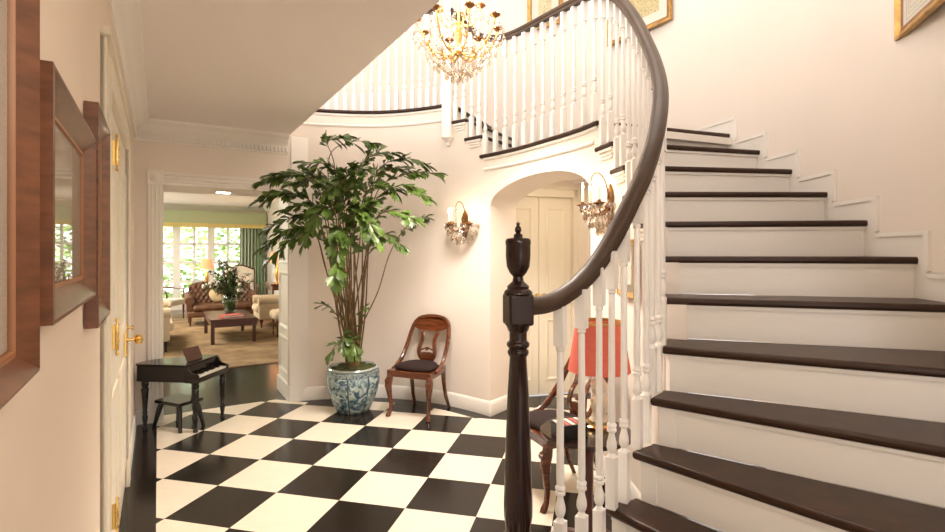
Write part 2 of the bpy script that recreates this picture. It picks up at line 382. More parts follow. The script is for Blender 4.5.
def panel(mb, x0, x1, z0, z1, y, T, t=.012, wd=.03):
    """raised moulding round a recessed door panel on the plane y, standing out to -y"""
    o = [(x0, z0), (x1, z0), (x1, z1), (x0, z1)]
    pr = [(0, 0), (0, t * .6), (wd * .4, t), (wd, t * .2), (wd, 0)]
    rings = []
    cx_, cz_ = (x0 + x1) / 2, (z0 + z1) / 2
    for (xx, zz) in o:
        sx, sz = (1 if xx < cx_ else -1), (1 if zz < cz_ else -1)
        rings.append([(xx + sx * u, y - h, zz + sz * u) for u, h in pr])
    mb.loft(rings, T, closed=True)
for nme, x0, x1, kx in (('door_1', -.255, .108, .075), ('door_2', .114, .476, .147)):
    d = MB(); d.bb(x0, x1, .03, .065,   .012, 2.089, MD); db = struct(d, nme, M['cream'], bevel=.003)
    pm = MB()
    for z0, z1 in ((.16, .80), (1.02, 1.97)): panel(pm, x0 + .075, x1 - .075, z0, z1, .03, MD)
    pm.build('panel_moulding', M['cream'], db)
    kb = MB(); kb.lathe([(.012, 0), (.008, .012), (.008, .03), (.022, .04), (.026, .055), (.016, .068), (0, .07)], 14, MD @ Matrix.Translation((kx, .03, 1.05)) @ Matrix.Rotation(R(90), 4, 'X'))
    kb.build('knob', M['brass'], db)
t = MB(); t.bb(-.34, -.262, -.018, .05, 0, 2.16, MD); t.bb(.482, .56, -.018, .05, 0, 2.16, MD); t.bb(-.34, .56, -.018, .028, 2.078, 2.17, MD); t.bb(.482, .50, -.026, 0, 0, 2.16, MD); t.bb(.54, .56, -.026, 0, 0, 2.16, MD); t.bb(-.36, .58, -.03, 0, 2.16, 2.185, MD)
struct(t, 'trim_1', M['cream'], bevel=.004)
t = MB(); t.bb(.57, 1.2, -.015, 0, 0, .13, MD); t.bb(.66, .70, -.012, 0, .13, 2.2, MD); struct(t, 'baseboard_passage', M['trim'], bevel=.003)

# ------------------------------------------------------------------ mouldings
cr = [(0, 0), (.014, 0), (.02, .02), (.034, .03), (.05, .055), (.075, .075), (.10, .088), (.105, .11), (0, .11)]
def crown(path, name):
    m_ = MB(); m_.sweep([(-u, z) for u, z in cr], [(*p[:2], ZC - .11) for p in path]); return m_
cm = crown([H(PW, -1.6), H(PW, SR), H(1.10, SR)], 'x')
for i in range(36):                                             # dentil course under the rear cornice
    x_ = PW + .03 + i * .036
    if x_ < 1.09: cm.bb(x_, x_ + .021, SR - .046, SR, ZC - .168, ZC - .122, MH)
cm.bb(PW, 1.10, SR - .014, SR, ZC - .185, ZC - .11, MH)
cm.bb(PW, PW + .014, -1.6, SR, ZC - .16, ZC - .11, MH)
struct(cm, 'trim_2', M['trim'])
# doorway casing with corner block, plinths and panelled reveal
t = MB(); yf = SR - .022
for x0, x1 in ((OP0 - .115, OP0),):
    t.bb(x0, x1, yf, SR, .16, OPH, MH)
    for q in (.02, .05, .08): t.tube([tuple(H(x0 + q + .008, yf, .18)), tuple(H(x0 + q + .008, yf, OPH - .01))], .008, 8)
    t.bb(x0 - .006, x1 + .002, yf - .008, SR, 0, .17, MH)
t.bb(OP0, OP1 - .03, yf, SR, OPH, OPH + .115, MH)
for q in (.02, .05, .08): t.tube([tuple(H(OP0, yf, OPH + q + .008)), tuple(H(OP1 - .03, yf, OPH + q + .008))], .008, 8)
t.bb(OP0 - .122, OP0 + .002, yf - .01, SR, OPH - .003, OPH + .125, MH)
for rr, dd in ((.045, .008), (.028, .014), (.014, .02)):
    t.lathe([(rr, 0), (rr, dd), (rr - .006, dd + .003), (0, dd + .003)], 20, MH @ Matrix.Translation((OP0 - .06, yf - .008, OPH + .061)) @ Matrix.Rotation(R(90), 4, 'X'))
struct(t, 'trim_3', M['trim'], bevel=.002)
w = MB(); w.bb(OP1, OP1 + .25, SR - .02, SR + .61, 0, ZC, MH); struct(w, 'wall_jamb', M['trim'])
t = MB(); MJ = MH @ Matrix.Translation((OP1, SR, 0)) @ Matrix.Rotation(R(-90), 4, 'Z')
for z0, z1 in ((.24, .62), (.70, 1.30), (1.38, 1.98)): panel(t, -.53, -.07, z0, z1, 0, MJ, .016, .04)
t.bb(OP1 - .02, OP1, SR - .03, SR + .61, 0, .16, MH); t.bb(OP1 - .014, OP1, SR - .026, SR + .0, .16, OPH, MH)
struct(t, 'trim_4', M['trim'], bevel=.002)
# baseboards
bpf = [(0, 0), (.016, 0), (.016, .10), (.011, .115), (.006, .13), (0, .135)]
def baseboard(path, name):
    m_ = MB(); m_.sweep([(-u, z) for u, z in bpf], [(p[0], p[1], 0) for p in path]); struct(m_, name, M['trim'])
baseboard([H(PW, -1.6), H(PW, 2.22)], 'baseboard_left'); baseboard([H(PW, 4.12), H(PW, SR), H(OP0 - .122, SR)], 'baseboard_rear')
m_ = MB(); m_.sweep([(-u, z) for u, z in bpf], [(*polar(t, Rn(t) + .027), 0) for t in rng(111, A1, 2)] + [(*polar(A1, Rn(A1) + .45), 0), (*tuple(MD @ Vector((-.3, 0, 0)))[:2], 0)]); struct(m_, 'baseboard_well', M['trim'])
m_ = MB(); m_.sweep([(-u, z) for u, z in bpf], [(*polar(A0, Rn(A0) + .45), 0)] + [(*polar(t, Rn(t) + .027), 0) for t in rng(A0, -23, 2)]); struct(m_, 'baseboard_string', M['trim'])
# balcony fascia and moulding under the landing
fz = [(0, 0), (.012, 0), (.018, .012), (.012, .024), (0, .03)]
def band(a, b_, z, name, prof=fz):
    m_ = MB(); m_.sweep([(u, zz) for u, zz in prof], [(*polar(t, Rn(t) + .027), z) for t in rng(a, b_, 2)]); struct(m_, name, M['trim'])
band(67.5, 111, UF - .17, 'trim_5'); band(67.5, 111, UF - .06, 'trim_6')
band(13, 55, 13 * RISE - .15, 'trim_7'); band(12, 55, 13 * RISE - .055, 'trim_8')

# ------------------------------------------------------------------ left door, its hinges and knob
T = MH
d = MB(); d.bb(PW - .045, PW - .005, 2.50, 3.95, .01, 2.15, T); dl = struct(d, 'door_3', M['cream'], bevel=.003)
MDL = MH @ Matrix.Translation((PW - .005, 0, 0)) @ Matrix.Rotation(R(90), 4, 'Z')       # x = along hall, -y = into the hall
pm = MB()
for x0, x1 in ((2.63, 3.16), (3.29, 3.82)):
    for z0, z1 in ((.2, .86), (1.02, 1.98)): panel(pm, x0, x1, z0, z1, 0, MDL, .014, .05)
pm.build('panel_moulding', M['cream'], dl)
for z in (.44, 1.16, 1.90):
    h = MB(); h.lathe([(.004, -.075), (.007, -.066), (.003, -.058), (.007, -.05), (.007, -.018), (.009, -.017), (.009, -.014), (.007, -.013), (.007, .013), (.009, .014), (.009, .017), (.007, .018), (.007, .05), (.003, .058), (.007, .066), (.004, .076)], 10, T @ Matrix.Translation((PW + .034, 2.512, z)))
    h.bb(PW - .006, PW + .034, 2.508, 2.516, z - .05, z + .05, T); h.build('hinge', M['brass'], dl)
h = MB(); h.bb(PW - .006, PW + .012, 3.80, 3.92, .86, 1.06, T); h.build('lock_plate', M['brass'], dl, bevel=.004)
h = MB(); kt = T @ Matrix.Translation((PW + .002, 3.885, .95)) @ Matrix.Rotation(R(90), 4, 'Y')
h.lathe([(.02, 0), (.012, .008), (.009, .02), (.010, .045), (.026, .052), (.034, .066), (.030, .082), (.014, .092), (0, .094)], 18, kt)
h.lathe([(.008, 0), (.006, .03), (.016, .032), (.016, .04), (0, .042)], 10, kt @ Matrix.Translation((-.075, 0, 0)))
h.build('knob', M['brass'], dl)
t = MB()
for y0, y1 in ((2.24, 2.495), (3.955, 4.10)):
    t.bb(PW, PW + .014, y0, y1, 0, 2.27, T); t.bb(PW, PW + .02, y0, y0 + .02, 0, 2.27, T); t.bb(PW, PW + .018, y1 - .02, y1, .16, 2.27, T); t.bb(PW, PW + .02, y0 - .004, y1 + .002, 0, .18, T)
t.bb(PW, PW + .02, 2.495, 3.955, 2.155, 2.27, T); t.bb(PW, PW + .032, 2.22, 4.12, 2.27, 2.295, T)
struct(t, 'trim_9', M['cream'], bevel=.003)

# ------------------------------------------------------------------ staircase
SB = Vector((.6, 2.0, 0))
st = thing('staircase', 'curved staircase with dark treads, white risers and balusters and swooping dark handrail', 'staircase', SB)
def shift(a, b_, fwd, s0=0., s1=0.):
    a, b_ = Vector((*a, 0)), Vector((*b_, 0)); d = (b_ - a).normalized(); n_ = Vector((-d.y, d.x, 0))
    return tuple(a + d * s0 + n_ * fwd)[:2], tuple(b_ - d * s1 + n_ * fwd)[:2]
for k in range(1, 16):
    a, b_ = inn(k), outp(k); a2, b2 = inn(k + 1), outp(k + 1)
    z = k * RISE
    if k >= 7: ie = [polar(t, Rn(t)) for t in rng(TH_IN[k], TH_IN[k + 1], 2)]; oe = [polar(t, ROf(t) + .01) for t in rng(TH_OUT[k], TH_OUT[k + 1], 3)]
    else: ie = [a, a2]; oe = [b_, b2]
    if k == 1: ie = [(.30, 1.62), (.16, 1.50), (.04, 1.53), (-.01, 1.65), (.05, 1.77), (.16, 1.82), a2]
    if k == 2: ie = [(.38, 1.66), (.22, 1.53), (.09, 1.57), (.06, 1.66), (.12, 1.75), (.25, 1.80), (.38, 1.86), a2]
    bk = shift(a2, b2, .03); fr_ = shift(a, b_, 0)
    pts = ie[:-1] + [ie[-1], bk[0], bk[1]] + oe[::-1]
    t = MB(); t.prism(pts, z - .032, z); t.build('tread', M['tread'], st, SB, bevel=.012, segs=3)
    r0, r1 = shift(a, b_, .028, .03, 0), shift(a, b_, .05, .03, 0)
    rs = MB(); rs.prism([r0[0], r0[1], r1[1], r1[0]], z - RISE, z - .030)
    q0, q1 = shift(a, b_, .016, .03, 0), shift(a, b_, .03, .03, 0)
    rs.prism([q0[0], q0[1], q1[1], q1[0]], z - .047, z - .031)
    rs.build('riser', M['trim'], st, SB)
a, b_ = inn(16), outp(16); r0, r1 = shift(a, b_, .028, .03, 0), shift(a, b_, .05, .03, 0)
rs = MB(); rs.prism([r0[0], r0[1], r1[1], r1[0]], UF - RISE, UF - .034); rs.build('riser', M['trim'], st, SB)
# string under the lowest steps (white, closed to the floor)
sg = MB()
for k in range(2, 7):
    a, a2 = inn(k), inn(k + 1); i0 = shift(a, outp(k), .02, .03)[0]; i1 = shift(a2, outp(k + 1), .02, .03)[0]; j0 = shift(a, outp(k), .02, .09)[0]; j1 = shift(a2, outp(k + 1), .02, .09)[0]
    sg.prism([i0, i1, j1, j0], 0, k * RISE - .03)
sg.build('string', M['trim'], st, SB)
# underside closing the flight
so = MB()
for k in range(7, 13):
    so.prism([polar(TH_IN[k], Rn(TH_IN[k]) + .1), polar(TH_OUT[k], RO), polar(TH_OUT[k + 1], RO), polar(TH_IN[k + 1], Rn(TH_IN[k + 1]) + .1)], (k - 1) * RISE - .12, (k - 1) * RISE - .08)
so.prism([polar(t, Rn(t) + .3) for t in rng(11, 67, 4)] + [polar(t, RO) for t in rng(67, 14, 4)], 13 * RISE - .09, 13 * RISE - .04)
so.build('soffit', M['slab'], st, SB)
# skirting stepping up the outer wall
for k in range(6, 16):
    sk = MB(); d_ = 1.0
    a_, b2_ = TH_OUT[k] - d_, (TH_OUT[k + 1] - d_ if k < 15 else 67)
    zt = k * RISE + .115
    curved(sk, rng(a_, b2_, 2), lambda t: ROf(t) - .009, lambda t: ROf(t) + .001, (k - 1) * RISE if k > 6 else k * RISE - .4, zt)
    curved(sk, rng(a_ - .25, b2_ - .25, 2), lambda t: ROf(t) - .015, lambda t: ROf(t) + .001, zt - .02, zt)
    curved(sk, [a_ - .3, a_ + .35], lambda t: ROf(t) - .015, lambda t: ROf(t) + .001, k * RISE - .06, zt)
    sk.build('skirting', M['trim'], st, SB)
# bracket panels on the string below each tread end
for k in list(range(9, 13)) + [14, 15]:
    br = MB(); a_, b2_ = TH_IN[k] + .8, TH_IN[k + 1] - .8
    for zz, h_ in ((k * RISE - .10, .012), (k * RISE - .075, .010)):
        curved(br, rng(a_, b2_, 2), lambda t: Rn(t) + .012, lambda t: Rn(t) + .028, zz, zz + h_)
    curved(br, rng(a_ - .3, b2_ + .8, 2), lambda t: Rn(t) + .008, lambda t: Rn(t) + .028, k * RISE - .048, k * RISE - .032)
    br.build('bracket', M['trim'], st, SB)
# handrail
ZR = [(-36, 1.76), (-33, 1.895), (-29.6, 2.05), (-23.7, 2.245), (-17.5, 2.44), (-11.3, 2.64), (-5.8, 2.835), (-.5, 3.01), (4.9, 3.16), (11, 3.27), (18.5, 3.335), (35, 3.375), (48, 3.41), (55.6, 3.50), (61, 3.66), (66.6, 3.86)]
def rz_(th):
    return interp(ZR, th)
rail = [(.175, 1.675, 1.325), (.235, 1.735, 1.325), (.30, 1.80, 1.34), (.375, 1.84, 1.385), (.451, 1.885, 1.455), (.525, 1.925, 1.555), (.60, 1.965, 1.685), (.665, 2.0, 1.805)]
rail += [(*polar(t, Rn(t) + .008), rz_(t)) for t in [-32, -29, -26, -23, -20, -16, -12, -8, -4, 0, 4, 8, 12, 16, 20, 25, 30, 35, 40, 45, 50, 55, 58, 61, 64, 66.4]]
railp = catmull(rail, 5)
HPS = .88
hp = [(-.026, -.032), (.026, -.032), (.028, -.012), (.037, -.004), (.038, .010), (.030, .024), (.014, .031), (-.014, .031), (-.030, .024), (-.038, .010), (-.037, -.004), (-.028, -.012)]
hp = [(u * HPS, w_ * HPS) for u, w_ in hp]
h = MB()
rings = []
for i, p in enumerate(railp):
    t = (railp[min(i + 1, len(railp) - 1)] - railp[max(i - 1, 0)]).normalized()
    sd = Vector((-t.y, t.x, 0)).normalized(); up_ = sd.cross(t) * -1
    if up_.z < 0: up_ = -up_
    rings.append([tuple(p + sd * u + up_ * w_) for u, w_ in hp])
h.loft(rings); h.build('handrail', M['rail'], st, SB)
def rail_z(x, y):
    b_ = min(railp, key=lambda p: (p.x - x) ** 2 + (p.y - y) ** 2); return b_.z
def baluster(x, y, z0, z1, rot=0.):
    T = Matrix.Translation((x, y, z0)) @ Matrix.Rotation(rot, 4, 'Z'); h_ = z1 - z0; m_ = MB()
    pl = .19 if h_ < 1.2 else .21; a = .0182
    m_.box((0, 0, pl / 2), (2 * a, 2 * a, pl), T)
    z = pl; top = h_ - .14 if h_ > .8 else h_ - .1
    pr = [(.0165, 0), (.012, .008), (.009, .014), (.014, .022), (.0175, .036), (.0165, .052), (.011, .075), (.0095, .088), (.0165, .094), (.0165, .102), (.012, .107), (.0165, .112), (.0165, .119), (.0115, .126), (.0125, .15)]
    pr = [(r * 1.1, z + q) for r, q in pr] + [(.0118, top - .03), (.0105, top - .018), (.015, top - .014), (.015, top - .006), (.011, top)]
    m_.lathe(pr, 10, T)
    m_.box((0, 0, (top + h_) / 2), (2 * a, 2 * a, h_ - top), T)
    return m_
spots = [(.307, 1.802, 2), (.390, 1.840, 2), (.464, 1.886, 2), (.515, 1.905, 3), (.575, 1.955, 3), (.640, 2.005, 4), (.695, 2.062, 4), (.725, 2.085, 5), (.770, 2.140, 5)]
for x, y, k in spots: baluster(x, y, k * RISE, rail_z(x, y) - .028, R(-35)).build('baluster', M['bal'], st, SB)
bth = []
for k in list(range(6, 13)) + [14, 15]:
    a_, b2_ = TH_IN[k], TH_IN[k + 1]; bth += [(a_ + (b2_ - a_) * .20, k), (a_ + (b2_ - a_) * .70, k)]
bth += [(12.4 + i * (54.4 - 12.4) / 11, 13) for i in range(12)]
for th, k in bth:
    x, y = polar(th, Rn(th) + .014); baluster(x, y, k * RISE, rail_z(x, y) - .028, R(th)).build('baluster', M['bal'], st, SB)
# newel post at the foot
NX, NY = .146, 1.648
nw = MB(); Tn = Matrix.Translation((NX, NY, 2 * RISE))
zz = lambda z: z - 2 * RISE
nw.box((0, 0, zz(.47)), (.115, .115, .2), Tn)
nw.lathe([(.045, zz(.57)), (.052, zz(.58)), (.052, zz(.595)), (.038, zz(.605)), (.040, zz(.62)), (.046, zz(.66)), (.046, zz(.70)), (.042, zz(.85)), (.034, zz(1.05)), (.027, zz(1.165)), (.030, zz(1.170)), (.034, zz(1.178)), (.034, zz(1.186)), (.027, zz(1.192)), (.036, zz(1.2)), (.037, zz(1.21)), (.028, zz(1.218)), (.028, zz(1.245)), (.032, zz(1.25)), (.036, zz(1.262)), (.042, zz(1.27)), (.042, zz(1.28))], 28, Tn)
nwo = nw.build('newel_post', M['newel'], st, SB, bevel=.003)
nb = MB(); nb.box((0, 0, zz(1.318)), (.082, .082, .10), Tn @ Matrix.Rotation(R(14), 4, 'Z')); nb.build('newel_block', M['newel'], nwo, SB, bevel=.008)
nu = MB(); nu.lathe([(.046, zz(1.376)), (.044, zz(1.384)), (.034, zz(1.392)), (.036, zz(1.399)), (.030, zz(1.405)), (.018, zz(1.416)), (.016, zz(1.43)), (.027, zz(1.442)), (.0365, zz(1.462)), (.040, zz(1.495)), (.0395, zz(1.53)), (.041, zz(1.534)), (.041, zz(1.545)), (.036, zz(1.552)), (.016, zz(1.555)), (.0135, zz(1.56)), (.016, zz(1.563)), (.007, zz(1.57)), (.0115, zz(1.578)), (.009, zz(1.588)), (.004, zz(1.594)), (.0075, zz(1.60)), (0, zz(1.607))], 28, Tn)
nu.build('urn_finial', M['newel'], nwo, SB).location.z -= .008
# hanging newel where the flight meets the balcony
TN = 67.4; px_, py_ = polar(TN, Rn(TN) + .01)
pn = MB(); Tp = Matrix.Translation((px_, py_, 0)) @ Matrix.Rotation(R(TN), 4, 'Z')
pn.box((0, 0, (2.62 + 4.02) / 2), (.095, .095, 1.40), Tp); pn.lathe([(0, 2.53), (.012, 2.535), (.022, 2.552), (.012, 2.572), (.018, 2.578), (.045, 2.60), (.062, 2.612), (.062, 2.62)], 16, Tp); pn.box((0, 0, 4.03), (.14, .14, .03), Tp)
pn.build('hanging_newel', M['bal'], st, SB, bevel=.005)

# ------------------------------------------------------------------ balcony railing
BB = Vector((*polar(88, Rn(88)), UF))
bl = thing('balcony_railing', 'white baluster railing along curved balcony edge above the potted palm', 'railing', BB)
for i in range(18):
    th = 69.6 + i * 2.35
    if th > 110: break
    x, y = polar(th, Rn(th) + .04); baluster(x, y, UF, UF + .93, R(th)).build('baluster', M['bal'], bl, BB)
h = MB(); h.sweep(hp, [(*polar(t, Rn(t) + .04), UF + .96) for t in rng(68.5, 111, 2)]); h.build('handrail', M['rail'], bl, BB)

# ------------------------------------------------------------------ framed pictures
def picture(name, label, loc, rz, w, h, fw, th, fm, lip, art, glass, matw=.05, bevel_in=.3, bottom=0., group=None, ruled=0):
    """local x across, z up from the bottom edge, front towards -y, back on the wall plane y = 0"""
    o = thing(name, label, 'picture', loc, rz, group)
    def ring(x, z0, prof, nm, m, par):
        cs = [(-x, z0), (x, z0), (x, h - z0), (-x, h - z0)]; rings = []
        for cx_, cz_ in cs:
            sx = 1 if cx_ < 0 else -1; sz = 1 if cz_ < h / 2 else -1
            rings.append([(cx_ + sx * u, -d, cz_ + sz * u) for u, d in prof])
        m_ = MB(); m_.loft(rings, closed=True); return m_.build(nm, m, par, ang=25)
    fr_ = ring(w / 2, 0, [(0, .002), (0, th), (fw * .16, th * 1.04), (fw * .3, th * .93), (fw, th * bevel_in), (fw, .002)], 'frame', fm, o)
    ring(w / 2 - fw + .001, fw - .001, [(0, .004), (0, th * bevel_in + .002), (.008, th * bevel_in + .003), (.012, .004)], 'frame_lip', lip, fr_)
    iw, ih = w - 2 * fw, h - 2 * fw
    s_ = MB(); s_.bb(-iw / 2, iw / 2, -.007, -.003, fw, fw + ih); sh = s_.build('mount', M['mat_board'] if matw else art, o, flat=True)
    if matw:
        a_ = MB(); a_.bb(-iw / 2 + matw, iw / 2 - matw, -.0082, -.006, fw + matw, fw + ih - matw); a_.build('print', art, o, flat=True)
        for q in range(ruled):
            x_ = iw / 2 - matw * (.35 + .2 * q); z_ = fw + matw * (.35 + .2 * q); r_ = []
            for cx_, cz_ in ((-x_, z_), (x_, z_), (x_, h - z_), (-x_, h - z_)):
                sx = 1 if cx_ < 0 else -1; sz = 1 if cz_ < h / 2 else -1
                r_.append([(cx_, -.007, cz_), (cx_ + sx * .003, -.007, cz_ + sz * .003), (cx_ + sx * .003, -.0079, cz_ + sz * .003), (cx_, -.0079, cz_)])
            l_ = MB(); l_.loft(r_, closed=True); l_.build('ruled_line', M['gilt'], sh, flat=True)
    if glass:
        g_ = MB(); g_.bb(-iw / 2, iw / 2, -th * bevel_in, -th * bevel_in + .002, fw, fw + ih); g_.build('glass', glass, o, flat=True)
    return o
M['pic_glass'] = glassy('picture glass', (.95, .95, .95), ior=1.5, power=7)
RZL = R(121.4)
def on_left(s, z): return tuple(H(PW, s, z))
picture('framed_picture', 'large brown wood framed picture nearest the camera, cut off by the left edge', on_left(.565, 1.335), RZL, .72, .95, .027, .034, M['frame'], M['frame_red'], M['print_dark'], M['pic_glass'], .09, .35)
picture('framed_picture', 'brown wood framed picture with reflecting glass between two other frames', on_left(1.36, 1.385), RZL, .65, .415, .048, .034, M['frame'], M['frame_red'], M['print_dark'], M['pic_glass'], 0, .30)
picture('framed_picture', 'narrow tall brown wood frame beside the white door', on_left(1.955, 1.29), RZL, .40, .625, .052, .034, M['frame'], M['frame_red'], M['print_dark'], M['pic_glass'], 0, .35)
def on_outer(th, z, inset=0.): return (*polar(th, ROf(th) - inset), z), R(th - 90)
for th, z, w_, h_, art, lab, rl in ((53.6, 3.95, .42, .55, 'print_a', 'gilt framed engraving high on the wall behind the rail, beside the chandelier', 0), (32.5, 3.53, .72, .62, 'print_b', 'wide gilt framed engraving at top centre, crossed by the curving handrail', 0), (-20.4, 2.50, .76, .62, 'print_c', 'gilt framed picture with ruled mount at the top right corner', 3)):
    l_, r_ = on_outer(th, z, .022 + w_ * w_ / 8 / RO)
    picture('gilt_frame', lab, l_, r_, w_, h_, .035, .03, M['gilt'], M['frame_red'], M[art], M['glass'], .095, .5, ruled=rl)
tq = -1.5; pq = polar(tq, Rn(tq) + .012)
picture('gilt_frame', 'small gilt framed picture under the stairs, behind the balusters', (*pq, 1.235), R(tq - 90), .37, .34, .022, .018, M['gilt'], M['gilt'], M['mat_board'], M['glass'], .05, .5)

# ------------------------------------------------------------------ crystal lights
def drop_mb(c, l=.05, r=.013, seg=6):
    m_ = MB(); m_.lathe([(0, 0), (r * .35, -l * .12), (r, -l * .45), (r * .8, -l * .7), (0, -l)], seg, Matrix.Translation(c) @ Matrix.Rotation(random.random(), 4, 'Z')); return m_
drop_me = {}
def drop(parent, c, l=.05, r=.013):
    k = (round(l, 3), round(r, 3))
    if k not in drop_me:
        o = drop_mb((0, 0, 0), l, r).build('crystal_drop', M['crystal'], parent, flat=True); drop_me[k] = o.data
    else:
        o = bpy.data.objects.new('crystal_drop', drop_me[k]); COL.objects.link(o); o.parent = parent
    o.location = c; o.rotation_euler = (0, 0, random.random() * 3); return o
def strand(parent, a, b_, sag, n=12, r=.0055):
    m_ = MB(); a, b_ = Vector(a), Vector(b_)
    for i in range(n + 1):
        t = i / n; p = a.lerp(b_, t); p.z -= sag * 4 * t * (1 - t); m_.ball(p, r, 6)
    return m_.build('bead_strand', M['crystal'], parent, flat=True)
def candle(arm, c, h=.075):
    T = Matrix.Translation(c)
    b_ = MB(); b_.lathe([(.010, -.022), (.020, -.012), (.036, 0), (.034, .006), (.012, .006), (.011, .02), (.011, .022)], 14, T)
    for q in range(6):
        a_ = q * PI / 3; b_.add([(.02 * math.cos(a_ - .3), .02 * math.sin(a_ - .3), -.008), (.02 * math.cos(a_ + .3), .02 * math.sin(a_ + .3), -.008), (.05 * math.cos(a_), .05 * math.sin(a_), .008), (.035 * math.cos(a_), .035 * math.sin(a_), -.004)], [(0, 1, 3), (0, 3, 1), (0, 3, 2), (1, 2, 3)], T)
    b_.build('drip_pan', M['bronze'], arm)
    k = MB(); k.lathe([(.0085, .02), (.0085, .02 + h), (.005, .022 + h)], 10, T); k.build('candle', M['candle'], arm)
    f_ = MB(); f_.lathe([(.004, .02 + h), (.008, .03 + h), (.0085, .036 + h), (.005, .05 + h), (.0008, .066 + h)], 8, T); f_.build('bulb', M['flame'], arm)
def lamp(name, loc, power, r=.03, col=(1, .74, .48)):
    l_ = bpy.data.lights.new(name, 'POINT'); l_.energy = power; l_.shadow_soft_size = r; l_.color = col
    o = bpy.data.objects.new(name, l_); COL.objects.link(o); o.location = loc; return o
CH = Vector((-.10, 3.70, 2.925))
ch = thing('chandelier', 'lit crystal chandelier with gilt arms and candle bulbs hanging in the stairwell', 'chandelier', CH)
m_ = MB(); m_.lathe([(0, -.03), (.012, -.02), (.03, 0), (.034, .015), (.02, .03), (.012, .05), (.018, .09), (.03, .13), (.02, .18), (.010, .22), (.010, .5), (.03, .53), (.045, .56), (.02, .60), (.008, .62), (.008, 2.72), (.06, 2.76), (.08, 2.84), (.08, 2.85)], 16)
m_.build('stem', M['gold'], ch)
for i in range(8):
    a_ = 2 * PI * (i + .35) / 8; ca, sa = math.cos(a_), math.sin(a_)
    am = MB(); am.tube([tuple(p) for p in bez((.02 * ca, .02 * sa, .0), (.16 * ca, .16 * sa, -.05), (.25 * ca, .25 * sa, .02), 12, (.295 * ca, .295 * sa, .20))], .0065, 8)
    for q, (rr, z_) in enumerate(((.12, .0), (.22, .045))):
        am.ball((rr * ca, rr * sa, z_), .016, 8)
        for sd_ in (-1, 1):
            p0 = Vector((rr * ca, rr * sa, z_)); v_ = Vector((-sa * sd_ * .035, ca * sd_ * .035, .02)); u_ = Vector((ca * .012, sa * .012, -.004))
            am.add([p0, p0 + v_ * .6 + u_, p0 + v_, p0 + v_ * .6 - u_, p0 + v_ * .5 + Vector((0, 0, .008))], [(0, 1, 4), (1, 2, 4), (2, 3, 4), (3, 0, 4), (0, 3, 2, 1)])
    arm = am.build('arm', M['gold'], ch)
    candle(arm, (.295 * ca, .295 * sa, .215))
for i in range(5):
    a_ = 2 * PI * (i + .1) / 5; ca, sa = math.cos(a_), math.sin(a_)
    am = MB(); am.tube([tuple(p) for p in bez((.02 * ca, .02 * sa, .22), (.08 * ca, .08 * sa, .18), (.15 * ca, .15 * sa, .22), 10, (.16 * ca, .16 * sa, .34))], .006, 8)
    arm = am.build('arm', M['gold'], ch); candle(arm, (.16 * ca, .16 * sa, .355))
nd = 0
for n_, rr, z_, l_ in ((26, .325, .15, .055), (22, .285, .07, .06), (18, .225, -.02, .06), (14, .155, -.085, .06), (9, .085, -.13, .06), (4, .03, -.165, .06)):
    for i in range(n_):
        a_ = 2 * PI * (i + random.random() * .3) / n_
        drop(ch, (rr * math.cos(a_), rr * math.sin(a_), z_ + random.uniform(-.012, .012)), l_, .013); nd += 1
for i in range(16):
    a_ = 2 * PI * i / 16; b2 = 2 * PI * (i + 1) / 16
    strand(ch, (.31 * math.cos(a_), .31 * math.sin(a_), .17), (.31 * math.cos(b2), .31 * math.sin(b2), .17), .04, 9)
for i in range(24):
    a_ = 2 * PI * i / 24; strand(ch, (.31 * math.cos(a_), .31 * math.sin(a_), .15), (.05 * math.cos(a_), .05 * math.sin(a_), -.15), .045, 22, .0065)
for i in range(8):
    a_ = 2 * PI * (i + .35) / 8; strand(ch, (.29 * math.cos(a_), .29 * math.sin(a_), .20), (.03 * math.cos(a_), .03 * math.sin(a_), .54), .06, 20)
lamp('chandelier_light', CH + Vector((0, -.05, .42)), 6, .16, (1, .80, .60))
sp_ = bpy.data.lights.new('well_fill_spot', 'SPOT'); sp_.energy = 88; sp_.spot_size = R(125); sp_.spot_blend = .6; sp_.shadow_soft_size = .4; sp_.color = (1, .89, .79)  # spot added to brighten palm wall and floor, not a part of the chandelier
spo = bpy.data.objects.new('well_fill_spot', sp_); COL.objects.link(spo); spo.location = CH + Vector((0, 0, -.25))
lamp('chandelier_light', CH + Vector((0, 0, .12)), 2.5, .12, (1, .80, .60))

